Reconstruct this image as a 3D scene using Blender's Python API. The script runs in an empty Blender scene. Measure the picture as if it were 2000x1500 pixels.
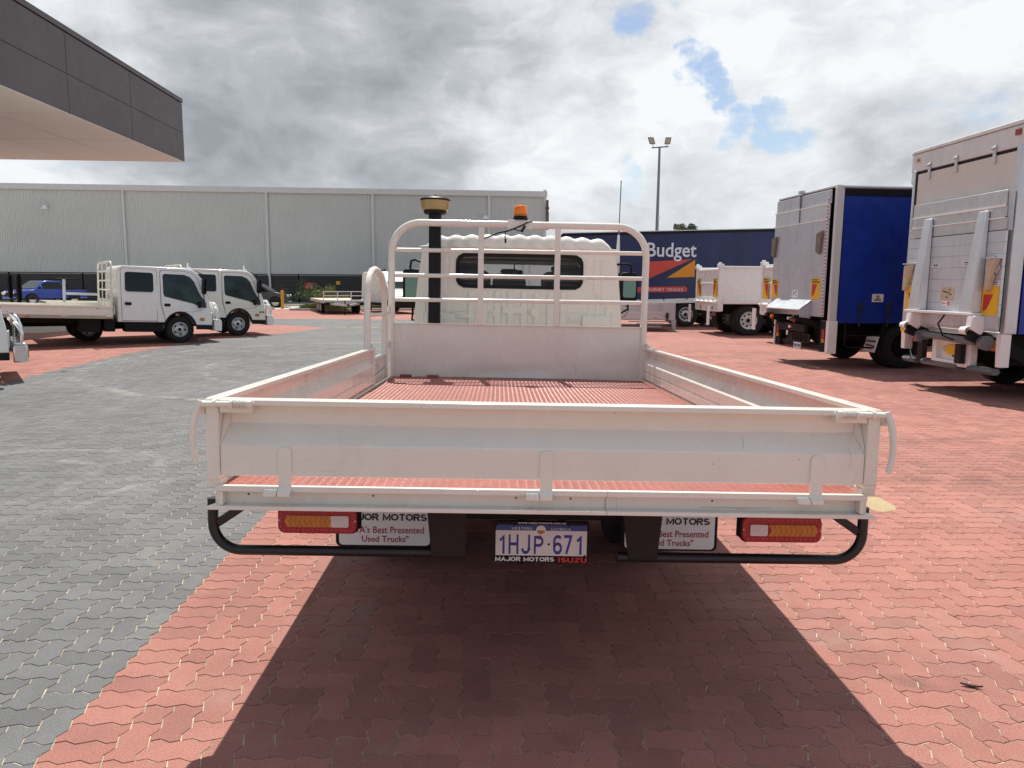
import bpy, bmesh, math, random
import numpy as np
from mathutils import Vector, Matrix
random.seed(7)
rng = np.random.default_rng(7)
R = math.radians
SC = bpy.context.scene
COL = SC.collection

# ------------------------------------------------------------------ camera
cam_d = bpy.data.cameras.new('camera')
cam = bpy.data.objects.new('camera', cam_d)
COL.objects.link(cam)
cam_d.sensor_fit = 'HORIZONTAL'
cam_d.sensor_width = 36.0
cam_d.lens = 1435.0 / 2000.0 * 36.0
cam_d.clip_start = 0.05
cam_d.clip_end = 3000
cam.location = (0, 0, 1.65)
cam.matrix_world = (Matrix.Translation((0, 0, 1.65)) @ Matrix.Rotation(R(90 - 7.69), 4, 'X') @ Matrix.Rotation(R(0.42), 4, 'Z'))
SC.camera = cam

# ------------------------------------------------------------------ sky, sun, exposure
SUN_EL, SUN_AZ = 62.0, -7.0           # azimuth measured from +Y towards +X
SC.view_settings.view_transform = 'Standard'
SC.view_settings.look = 'None'
SC.view_settings.exposure = 0.43
SC.view_settings.gamma = 1.0
SC.view_settings.use_curve_mapping = False
sun_d = bpy.data.lights.new('sun', 'SUN')
sun_d.energy = 4.3
sun_d.angle = R(0.5)
sun_d.color = (1.0, 0.955, 0.885)
sun = bpy.data.objects.new('sun', sun_d)
COL.objects.link(sun)
sdir = Vector((math.sin(R(SUN_AZ)) * math.cos(R(SUN_EL)), math.cos(R(SUN_AZ)) * math.cos(R(SUN_EL)), math.sin(R(SUN_EL))))
sun.rotation_euler = (-sdir).to_track_quat('-Z', 'Y').to_euler()
sun.location = sdir * 60


class NT:
    """tiny node helper"""
    def __init__(s, tree):
        s.t = tree; s.n = tree.nodes; s.l = tree.links

    def node(s, kind, **kw):
        n = s.n.new(kind)
        for k, v in kw.items():
            setattr(n, k, v)
        return n

    def set(s, sock, v):
        if isinstance(v, bpy.types.NodeSocket):
            s.l.new(v, sock)
        elif v is not None:
            if hasattr(sock.default_value, '__len__') and not hasattr(v, '__len__'):
                v = [v] * len(sock.default_value)
            if hasattr(v, '__len__') and len(v) == 3 and len(sock.default_value) == 4:
                v = tuple(v) + (1.0,)
            sock.default_value = v

    def math(s, op, a, b=None, c=None, clamp=False):
        n = s.node('ShaderNodeMath', operation=op, use_clamp=clamp)
        s.set(n.inputs[0], a)
        if b is not None: s.set(n.inputs[1], b)
        if c is not None: s.set(n.inputs[2], c)
        return n.outputs[0]

    def vmath(s, op, a, b=None, out=0):
        n = s.node('ShaderNodeVectorMath', operation=op)
        s.set(n.inputs[0], a)
        if b is not None: s.set(n.inputs[1], b)
        return n.outputs[out]

    def mix(s, f, a, b, blend='MIX'):
        n = s.node('ShaderNodeMix', data_type='RGBA', blend_type=blend)
        s.set(n.inputs[0], f); s.set(n.inputs[6], a); s.set(n.inputs[7], b)
        return n.outputs[2]

    def noise(s, vec, scale, detail=4, rough=0.5, dist=0.0, w=None):
        n = s.node('ShaderNodeTexNoise')
        if w is not None:
            n.noise_dimensions = '4D'; s.set(n.inputs['W'], w)
        if vec is not None: s.l.new(vec, n.inputs['Vector'])
        s.set(n.inputs['Scale'], scale); s.set(n.inputs['Detail'], detail)
        s.set(n.inputs['Roughness'], rough); s.set(n.inputs['Distortion'], dist)
        return n.outputs[0]

    def smooth(s, v, a, b, lo=0.0, hi=1.0, kind='SMOOTHSTEP'):
        n = s.node('ShaderNodeMapRange', interpolation_type=kind)
        s.set(n.inputs[0], v); s.set(n.inputs[1], a); s.set(n.inputs[2], b); s.set(n.inputs[3], lo); s.set(n.inputs[4], hi)
        return n.outputs[0]

    def comb(s, x, y, z):
        n = s.node('ShaderNodeCombineXYZ')
        s.set(n.inputs[0], x); s.set(n.inputs[1], y); s.set(n.inputs[2], z)
        return n.outputs[0]

    def sep(s, v):
        n = s.node('ShaderNodeSeparateXYZ'); s.l.new(v, n.inputs[0])
        return n.outputs


world = bpy.data.worlds.new('World')
SC.world = world
world.use_nodes = True
W = NT(world.node_tree)
W.n.clear()
sky = W.node('ShaderNodeTexSky', sky_type='NISHITA')
sky.sun_disc = False
sky.sun_elevation = R(SUN_EL)
sky.sun_rotation = R(SUN_AZ)
sky.air_density = 1.0; sky.dust_density = 0.6; sky.ozone_density = 2.0
tc = W.node('ShaderNodeTexCoord')
d = W.vmath('NORMALIZE', tc.outputs['Generated'])
dx, dy, dz = W.sep(d)
wn = W.node('ShaderNodeTexNoise'); W.l.new(d, wn.inputs['Vector'])
wn.inputs['Scale'].default_value = 7.0; wn.inputs['Detail'].default_value = 6; wn.inputs['Roughness'].default_value = 0.62
warp = W.vmath('SCALE', W.vmath('SUBTRACT', wn.outputs['Color'], (0.5, 0.5, 0.5)), None)
warp.node.inputs['Scale'].default_value = 0.22
dwv = W.vmath('NORMALIZE', W.vmath('ADD', d, warp))


def blob(vec, deg_in, deg_out):
    """soft patch of sky round a direction, its outline ragged by the warp"""
    dp = W.vmath('DOT_PRODUCT', dwv, tuple(Vector(vec).normalized()), out=1)
    return W.smooth(dp, math.cos(R(deg_out)), math.cos(R(deg_in)))


# cloud layers: billowing noise in direction space, flattened towards the horizon
pd0 = W.comb(dx, W.math('MULTIPLY', dy, 0.8), W.math('MULTIPLY', dz, 1.9))
wn2 = W.node('ShaderNodeTexNoise'); W.l.new(pd0, wn2.inputs['Vector'])
wn2.inputs['Scale'].default_value = 5.0; wn2.inputs['Detail'].default_value = 5
w2 = W.vmath('SCALE', W.vmath('SUBTRACT', wn2.outputs['Color'], (0.5, 0.5, 0.5)), None)
w2.node.inputs['Scale'].default_value = 0.16
pd = W.vmath('ADD', pd0, w2)


def billow(vec, scale, detail, rough, w):
    n = W.noise(vec, scale, detail, rough, 0.0, w=w)
    return W.math('SUBTRACT', 1.0, W.math('ABSOLUTE', W.math('SUBTRACT', W.math('MULTIPLY', n, 2.0), 1.0)))


big = W.noise(pd, 2.3, 8, 0.58, 0.25, w=3.1)
fine = W.noise(pd, 6.5, 9, 0.60, 0.2, w=8.4)
shade_n = W.noise(pd, 3.3, 8, 0.55, 0.2, w=1.9)
puff = billow(pd, 5.2, 8, 0.55, 2.6)
dark_mass = W.math('MAXIMUM', blob((-0.33, 0.92, 0.21), 3, 13), W.math('MULTIPLY', blob((-0.17, 0.93, 0.30), 4, 15), 0.75))
light_side = W.math('MAXIMUM', blob((0.32, 0.92, 0.20), 4, 24), W.math('MULTIPLY', blob((0.06, 0.97, 0.22), 3, 12), 0.9))
gaps = None
for vec, deg, am in (((0.158, 0.928, 0.352), 4.4, .95), ((0.243, 0.937, 0.255), 2.7, .95), ((0.315, 0.924, 0.215), 2.2, .72), ((0.338, 0.924, 0.180), 2.6, .7), ((0.275, 0.94, 0.20), 2.6, .6), ((0.13, 0.97, 0.13), 1.8, .5), ((0.60, 0.78, 0.50), 7, .7), ((-0.45, 0.6, 0.75), 8, .7)):
    g_ = W.math('MULTIPLY', blob(vec, 0.2, deg), am)
    gaps = g_ if gaps is None else W.math('MAXIMUM', gaps, g_)
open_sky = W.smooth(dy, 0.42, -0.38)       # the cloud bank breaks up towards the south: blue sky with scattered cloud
dens = W.math('ADD', W.math('MULTIPLY', big, 0.5), W.math('MULTIPLY', fine, 0.5))
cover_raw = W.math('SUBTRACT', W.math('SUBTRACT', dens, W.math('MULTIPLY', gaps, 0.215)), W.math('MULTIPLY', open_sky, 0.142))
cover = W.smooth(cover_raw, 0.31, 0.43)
sh = W.math('ADD', W.math('ADD', W.math('MULTIPLY', shade_n, 0.50), W.math('MULTIPLY', fine, 0.32)), W.math('MULTIPLY', W.math('SUBTRACT', puff, 0.5), 0.20))
sh = W.math('SUBTRACT', sh, W.math('MULTIPLY', dark_mass, 0.095))
sh = W.math('ADD', sh, W.math('MULTIPLY', light_side, 0.045))
lit = W.smooth(sh, 0.325, 0.585, kind='LINEAR')
ramp = W.node('ShaderNodeValToRGB')
W.l.new(lit, ramp.inputs[0])
cr = ramp.color_ramp
cr.elements[0].position = 0.0; cr.elements[0].color = (2.25, 2.38, 2.62, 1)
cr.elements[1].position = 1.0; cr.elements[1].color = (6.3, 6.5, 6.7, 1)
e = cr.elements.new(0.42); e.color = (3.5, 3.67, 3.95, 1)
e = cr.elements.new(0.72); e.color = (5.0, 5.2, 5.45, 1)
haze_f = W.smooth(dz, 0.0, 0.15, 0.6, 0.0)
clouds = W.mix(haze_f, ramp.outputs[0], (5.0, 5.25, 5.5))
skyblue = W.mix(1.0, sky.outputs[0], (0.98, 0.90, 0.84), 'MULTIPLY')
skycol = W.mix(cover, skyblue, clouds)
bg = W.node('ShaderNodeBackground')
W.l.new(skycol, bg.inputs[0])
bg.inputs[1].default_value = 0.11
wo = W.node('ShaderNodeOutputWorld')
W.l.new(bg.outputs[0], wo.inputs[0])
world.cycles.sampling_method = 'MANUAL'
world.cycles.sample_map_resolution = 512

# ------------------------------------------------------------------ materials
MATS = {}


def mat(name, col, rough=0.5, metal=0.0, var=0.06, vscale=3.0, bump=0.0, bscale=60.0, spec=0.5, alpha=None, coat=0.0, dirt=0.0, streak=0.0, wear=0.0):
    """procedural principled material: base colour with soft noise variation and fine bump"""
    m = bpy.data.materials.new(name)
    m.use_nodes = True
    t = NT(m.node_tree); t.n.clear()
    b = t.node('ShaderNodeBsdfPrincipled')
    out = t.node('ShaderNodeOutputMaterial')
    t.l.new(b.outputs[0], out.inputs[0])
    geo = t.node('ShaderNodeTexCoord').outputs['Object']
    n = t.noise(geo, vscale, 5, 0.6)
    f = t.smooth(n, 0.3, 0.7, 1 - var, 1 + var, 'LINEAR')
    c = t.mix(1.0, tuple(col), t.comb(f, f, f), 'MULTIPLY')
    if dirt > 0:
        n2 = t.noise(geo, vscale * 2.7, 6, 0.7, 0.6)
        c = t.mix(t.smooth(n2, 0.52, 0.78, 0.0, dirt), c, (0.16, 0.12, 0.09))
    if streak > 0:       # rain-washed grime running down
        sv = t.vmath('MULTIPLY', geo, (7.0, 7.0, 0.35))
        c = t.mix(t.smooth(t.noise(sv, 1.0, 5, 0.65), 0.45, 0.75, 0.0, streak), c, tuple(x * 0.35 + 0.02 for x in col))
    if wear > 0:         # scratches, scuffs and rust specks of a working tray
        for k, (sx_, sy_, sz_) in enumerate(((2.0, 3.0, 90.0), (70.0, 5.0, 4.0))):
            sv = t.vmath('MULTIPLY', t.vmath('ADD', geo, (0.3 * k, 0.1, 0.2)), (sx_, sy_, sz_))
            ln = t.math('MULTIPLY', t.smooth(t.noise(sv, 1.0, 2, 0.5, 0.6), 0.66, 0.72), t.smooth(t.noise(geo, 3.1, 3, 0.6, w=2.0 + k), 0.50, 0.62))
            c = t.mix(t.math('MULTIPLY', ln, wear), c, (0.30, 0.26, 0.22))
        c = t.mix(t.math('MULTIPLY', t.smooth(t.noise(geo, 55.0, 2, 0.5), 0.74, 0.79), wear), c, (0.20, 0.09, 0.04))
        c = t.mix(t.math('MULTIPLY', t.smooth(t.noise(geo, 1.3, 6, 0.75, 0.9), 0.50, 0.72), wear * 0.35), c, (0.42, 0.37, 0.31))
    t.l.new(c, b.inputs['Base Color'])
    r = t.smooth(t.noise(geo, vscale * 4, 4, 0.6), 0.3, 0.7, max(0.02, rough - 0.06), min(1, rough + 0.08), 'LINEAR')
    t.l.new(r, b.inputs['Roughness'])
    b.inputs['Metallic'].default_value = metal
    b.inputs['Specular IOR Level'].default_value = spec
    b.inputs['Coat Weight'].default_value = coat
    b.inputs['Coat Roughness'].default_value = 0.08
    if bump > 0:
        bn = t.node('ShaderNodeBump')
        bn.inputs['Strength'].default_value = bump
        bn.inputs['Distance'].default_value = 0.004
        t.l.new(t.noise(geo, bscale, 4, 0.6), bn.inputs['Height'])
        t.l.new(bn.outputs[0], b.inputs['Normal'])
    if alpha is not None:
        b.inputs['Transmission Weight'].default_value = alpha
        b.inputs['IOR'].default_value = 1.05
    MATS[name] = m
    return m


def glass_mat(name, tint, refl=0.12):
    """thin tinted sheet glass: tinted see-through plus mirror reflection by angle"""
    m = bpy.data.materials.new(name); m.use_nodes = True
    t = NT(m.node_tree); t.n.clear()
    tr = t.node('ShaderNodeBsdfTransparent'); tr.inputs[0].default_value = tuple(tint) + (1,)
    gl = t.node('ShaderNodeBsdfGlossy'); gl.inputs['Roughness'].default_value = 0.02
    fr = t.node('ShaderNodeFresnel'); fr.inputs[0].default_value = 1.45
    f = t.math('ADD', fr.outputs[0], refl - 0.04, clamp=True)
    mx = t.node('ShaderNodeMixShader')
    t.l.new(f, mx.inputs[0]); t.l.new(tr.outputs[0], mx.inputs[1]); t.l.new(gl.outputs[0], mx.inputs[2])
    o = t.node('ShaderNodeOutputMaterial'); t.l.new(mx.outputs[0], o.inputs[0])
    MATS[name] = m
    return m


CREAM = mat('cream_paint', (0.80, 0.77, 0.69), 0.24, var=0.03, vscale=2.0, bump=0.012, bscale=5, coat=0.25, dirt=0.06, wear=0.5)
CREAM_CAB = mat('cab_cream_paint', (0.80, 0.775, 0.70), 0.22, var=0.02, vscale=1.2, coat=0.4)
WHITE = mat('white_paint', (0.82, 0.82, 0.80), 0.26, var=0.015, vscale=1.2, coat=0.3)
WHITE_OLD = mat('weathered_white_panel', (0.66, 0.67, 0.665), 0.45, var=0.06, dirt=0.12, streak=0.2)
BLACK = mat('black_plastic', (0.009, 0.009, 0.011), 0.5, var=0.15, spec=0.22)
BLACK_POWDER = mat('black_powdercoat', (0.009, 0.009, 0.011), 0.35, var=0.1, bump=0.1, bscale=300)
FLAP = mat('dark_brown_steel', (0.024, 0.017, 0.016), 0.6, var=0.12, spec=0.2)
CHASSIS = mat('chassis_black', (0.010, 0.009, 0.009), 0.7, var=0.2, dirt=0.05, spec=0.25)
RUBBER = mat('tyre_rubber', (0.012, 0.012, 0.012), 0.82, var=0.2, bump=0.3, bscale=60)
RIM = mat('silver_wheel', (0.62, 0.63, 0.65), 0.32, metal=0.75, var=0.06)
WRIM = mat('white_wheel', (0.7, 0.7, 0.7), 0.4, var=0.06)
CHROME = mat('polished_metal', (0.75, 0.75, 0.76), 0.18, metal=1.0, var=0.04)
ALU = mat('mill_aluminium', (0.60, 0.63, 0.665), 0.36, metal=0.55, var=0.05, vscale=4, bump=0.12, bscale=40, dirt=0.08, streak=0.22)
ALU_GREY = mat('dull_aluminium', (0.50, 0.54, 0.58), 0.42, metal=0.3, var=0.08, vscale=6, dirt=0.1, streak=0.3)
GALV = mat('galvanised_steel', (0.55, 0.56, 0.57), 0.38, metal=0.5, var=0.1, vscale=9)
REDFLOOR = mat('red_floor_paint', (0.29, 0.078, 0.060), 0.42, var=0.2, vscale=4, bump=0.25, bscale=60, dirt=0.3, wear=0.4)
TREAD = mat('worn_red_tread', (0.44, 0.16, 0.125), 0.32, var=0.12, vscale=30)
DGLASS = mat('dark_glass', (0.010, 0.013, 0.015), 0.03, var=0.1, spec=0.3)
GGLASS = mat('green_tinted_glass', (0.022, 0.036, 0.037), 0.03, var=0.7, vscale=3.5, spec=0.3)
TINT = glass_mat('tinted_cab_glass', (0.70, 0.76, 0.77), 0.03)
CLEARG = glass_mat('clear_windscreen', (0.86, 0.92, 0.90), 0.05)
MIRROR = mat('mirror_glass', (0.13, 0.18, 0.16), 0.02, metal=1.0, var=0.02)
REDLENS = mat('red_lens', (0.30, 0.010, 0.018), 0.16, var=0.2, vscale=40, bump=0.5, bscale=160)
LEDR = mat('led_red', (0.50, 0.02, 0.025), 0.12)
AMBER = mat('amber_lens', (0.50, 0.175, 0.02), 0.2, var=0.12, vscale=30, bump=0.4, bscale=160)
CLEARL = mat('white_lens', (0.62, 0.55, 0.55), 0.2, var=0.06, bump=0.4, bscale=160)
ORANGE = mat('orange_beacon_lens', (0.95, 0.24, 0.005), 0.12, var=0.1, vscale=20, bump=0.3, bscale=40)
ORANGE.node_tree.nodes['Principled BSDF'].inputs['Subsurface Weight'].default_value = 0.3
BOWL = mat('yellowed_clear_bowl', (0.40, 0.27, 0.10), 0.22, var=0.15, vscale=10)
SEAT = mat('seat_cloth', (0.045, 0.05, 0.06), 0.9, var=0.1)
TRIM = mat('cab_trim_grey', (0.22, 0.23, 0.24), 0.8)
BLUE = mat('blue_curtain', (0.006, 0.032, 0.30), 0.38, var=0.2, vscale=1.2, bump=0.6, bscale=3, streak=0.45)
NAVY = mat('navy_curtain', (0.010, 0.018, 0.085), 0.38, var=0.2, vscale=0.9, bump=0.4, bscale=2.4, streak=0.3)
YELLOW = mat('reflective_yellow', (0.80, 0.47, 0.01), 0.4, var=0.05)
REDS = mat('reflective_red', (0.50, 0.02, 0.025), 0.4, var=0.05)
PRINT = mat('black_print', (0.018, 0.018, 0.02), 0.5)
PRINT_R = mat('crimson_print', (0.38, 0.015, 0.03), 0.5)
PRINT_B = mat('blue_print', (0.035, 0.035, 0.30), 0.4)
PLATE_BLUE = mat('plate_blue_band', (0.03, 0.06, 0.26), 0.4)
PLATE_W = mat('plate_white', (0.78, 0.76, 0.74), 0.4, var=0.05, vscale=12, dirt=0.1)
SIGN_W = mat('sign_white', (0.80, 0.79, 0.78), 0.5, var=0.03)
LOGO_R = mat('logo_red', (0.62, 0.065, 0.04), 0.4, var=0.04)
LOGO_O = mat('logo_orange', (0.75, 0.27, 0.01), 0.4, var=0.04)
LOGO_W = mat('logo_white', (0.74, 0.73, 0.78), 0.4)
BRAND_R = mat('brand_red_print', (0.62, 0.03, 0.03), 0.4)
CANVAS = mat('canvas_flap', (0.50, 0.41, 0.30), 0.9, var=0.2, vscale=10, dirt=0.25)
CANVAS_D = mat('dirty_canvas_flap', (0.20, 0.175, 0.145), 0.9, var=0.3, vscale=14, dirt=0.3)
GREYTUBE = mat('grey_painted_steel', (0.13, 0.14, 0.15), 0.4, var=0.08)
WALLM = mat('pale_grey_cladding', (0.59, 0.61, 0.59), 0.5, var=0.05, vscale=0.3, streak=0.05)
WALLTRIM = mat('cladding_trim', (0.62, 0.63, 0.62), 0.5, var=0.05)
DARKCLAD = mat('charcoal_cladding', (0.040, 0.038, 0.042), 0.5, var=0.1, vscale=0.5)
FASCIA = mat('charcoal_fascia_panel', (0.078, 0.072, 0.080), 0.55, var=0.10, vscale=0.6, streak=0.12)
SOFFIT = mat('beige_soffit', (0.72, 0.80, 0.78), 0.7, var=0.02, vscale=0.3)
JOINT = mat('dark_joint', (0.008, 0.008, 0.009), 0.9, spec=0.1)
CONC = mat('concrete', (0.42, 0.39, 0.33), 0.85, var=0.1, vscale=0.6, bump=0.2, bscale=20)
KERB = mat('kerb_concrete', (0.48, 0.46, 0.43), 0.8, var=0.1, vscale=2)
TIMBER = mat('pale_plywood', (0.55, 0.43, 0.25), 0.7, var=0.12, vscale=5)
BOLY = mat('yellow_bollard', (0.72, 0.36, 0.02), 0.45, var=0.08)
CARBLUE = mat('metallic_blue', (0.01, 0.045, 0.33), 0.22, metal=0.35, var=0.05, coat=0.8)
CARDARK = mat('dark_grey_car_paint', (0.018, 0.018, 0.021), 0.2, var=0.1, coat=0.8)
SOIL = mat('garden_soil', (0.09, 0.07, 0.05), 0.95, var=0.3, vscale=3)
LEAF = mat('olive_leaf', (0.09, 0.13, 0.03), 0.6, var=0.4, vscale=6)
LEAF_Y = mat('yellow_green_leaf', (0.16, 0.19, 0.03), 0.6, var=0.4, vscale=6)
LEAF_R = mat('rusty_leaf', (0.16, 0.09, 0.055), 0.7, var=0.4, vscale=6)
LEAF_D = mat('grey_green_leaf', (0.06, 0.075, 0.04), 0.65, var=0.4, vscale=1.5)
BARK = mat('bark', (0.11, 0.09, 0.075), 0.9, var=0.3, vscale=5)
LAMPG = mat('lamp_glass', (0.42, 0.38, 0.28), 0.25)
POLE = mat('grey_steel_pole', (0.20, 0.23, 0.26), 0.45, metal=0.3)
SAND = mat('spilled_sand', (0.40, 0.31, 0.18), 0.95, var=0.12, vscale=20, bump=0.5, bscale=150)
DRYLEAF = mat('dead_leaf', (0.035, 0.016, 0.014), 0.7, var=0.3, vscale=40)
PAINT_Y = mat('yellow_line_paint', (0.60, 0.45, 0.16), 0.7, var=0.2, vscale=6)
STRAP = mat('buckle_black', (0.03, 0.03, 0.033), 0.45)


def paver_mat(name, col, sheet=False):
    m = bpy.data.materials.new(name); m.use_nodes = True
    t = NT(m.node_tree); t.n.clear()
    b = t.node('ShaderNodeBsdfPrincipled'); o = t.node('ShaderNodeOutputMaterial'); t.l.new(b.outputs[0], o.inputs[0])
    pos = t.node('ShaderNodeNewGeometry').outputs['Position']
    stain = t.noise(pos, 0.55, 5, 0.6, 0.6)
    mid = t.noise(pos, 3.0, 5, 0.65, 0.3)
    grain = t.noise(pos, 170.0, 3, 0.7)
    speck = t.noise(pos, 330.0, 2, 0.5)
    f = t.math('MULTIPLY', t.smooth(stain, 0.3, 0.7, 0.86, 1.13, 'LINEAR'), t.smooth(mid, 0.3, 0.7, 0.90, 1.10, 'LINEAR'))
    f = t.math('MULTIPLY', f, t.smooth(grain, 0.3, 0.7, 0.66, 1.32, 'LINEAR'))
    if not sheet:
        at = t.node('ShaderNodeAttribute'); at.attribute_name = 'tone'
        f = t.math('MULTIPLY', f, at.outputs['Fac'])
    c = t.mix(1.0, tuple(col), t.comb(f, f, f), 'MULTIPLY')
    dust = t.noise(pos, 0.9, 6, 0.7, 1.2)
    c = t.mix(t.smooth(dust, 0.52, 0.78, 0.0, 0.30), c, (0.36, 0.32, 0.27))
    c = t.mix(t.smooth(t.noise(pos, 1.7, 5, 0.7, 0.8, w=4.0), 0.62, 0.78, 0.0, 0.35), c, tuple(x * 0.55 for x in col))
    c = t.mix(t.smooth(speck, 0.67, 0.74, 0.0, 0.7), c, (0.55, 0.47, 0.41))
    flat = t.vmath('MULTIPLY', pos, (1, 1, 0))
    wob = t.math('MULTIPLY', t.math('SUBTRACT', t.noise(pos, 1.1, 3, 0.5), 0.5), 0.5)
    brk = t.smooth(t.noise(pos, 2.2, 5, 0.7), 0.40, 0.62)
    for (cx, cy, r0, wd_, col2, am) in ((-4.3, 5.9, 0.75, .10, (.34, .33, .31), .38), (-4.2, 6.0, 1.15, .09, (.34, .33, .31), .34), (-3.0, 15.5, 5.4, .16, (.40, .38, .34), .35), (-2.5, 15.0, 3.6, .15, (.40, .38, .34), .3), (3.4, 12.5, 4.8, .18, (.07, .05, .045), .28), (3.4, 12.5, 6.3, .18, (.07, .05, .045), .25), (-6, 12, 3.3, .2, (.08, .08, .08), .3)):
        dist = t.vmath('DISTANCE', flat, (cx, cy, 0), out=1)
        band = t.smooth(t.math('ABSOLUTE', t.math('SUBTRACT', t.math('ADD', dist, wob), r0)), wd_, 0.02)
        c = t.mix(t.math('MULTIPLY', t.math('MULTIPLY', band, brk), am), c, col2)
    oil = t.smooth(t.noise(pos, 1.9, 3, 0.45, 0.3, w=7.7), 0.69, 0.78, 0.0, 0.32)
    c = t.mix(oil, c, (0.05, 0.045, 0.042))
    if sheet:
        px, py, pz = t.sep(pos)
        ca, sa = math.cos(R(2.7)), math.sin(R(2.7))
        gx = t.math('ADD', t.math('MULTIPLY', px, ca), t.math('MULTIPLY', py, sa))
        gy = t.math('SUBTRACT', t.math('MULTIPLY', py, ca), t.math('MULTIPLY', px, sa))
        br = t.node('ShaderNodeTexBrick')
        t.l.new(t.comb(gx, gy, 0.0), br.inputs['Vector'])
        br.inputs['Scale'].default_value = 1.0
        br.inputs['Brick Width'].default_value = 0.225; br.inputs['Row Height'].default_value = 0.1125
        br.inputs['Mortar Size'].default_value = 0.006
        br.inputs['Color1'].default_value = (0.92, 0.92, 0.92, 1); br.inputs['Color2'].default_value = (1.08, 1.08, 1.08, 1)
        br.inputs['Mortar'].default_value = (0.7, 0.68, 0.62, 1)
        c = t.mix(1.0, c, br.outputs[0], 'MULTIPLY')
    t.l.new(c, b.inputs['Base Color'])
    b.inputs['Roughness'].default_value = 0.85
    b.inputs['Specular IOR Level'].default_value = 0.35
    bn = t.node('ShaderNodeBump'); bn.inputs['Strength'].default_value = 0.55; bn.inputs['Distance'].default_value = 0.003
    t.l.new(t.math('ADD', grain, t.math('MULTIPLY', t.noise(pos, 60, 3, 0.6), 0.7)), bn.inputs['Height'])
    t.l.new(bn.outputs[0], b.inputs['Normal'])
    MATS[name] = m
    return m


P_RED = paver_mat('red_paver', (0.342, 0.149, 0.119))
P_GREY = paver_mat('grey_paver', (0.143, 0.145, 0.146))
S_RED = paver_mat('red_paving_far', (0.342, 0.149, 0.119), True)
S_GREY = paver_mat('grey_paving_far', (0.143, 0.145, 0.146), True)
JSAND = mat('joint_sand', (0.43, 0.355, 0.25), 0.95, var=0.45, vscale=7, bump=0.3, bscale=150)


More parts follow.
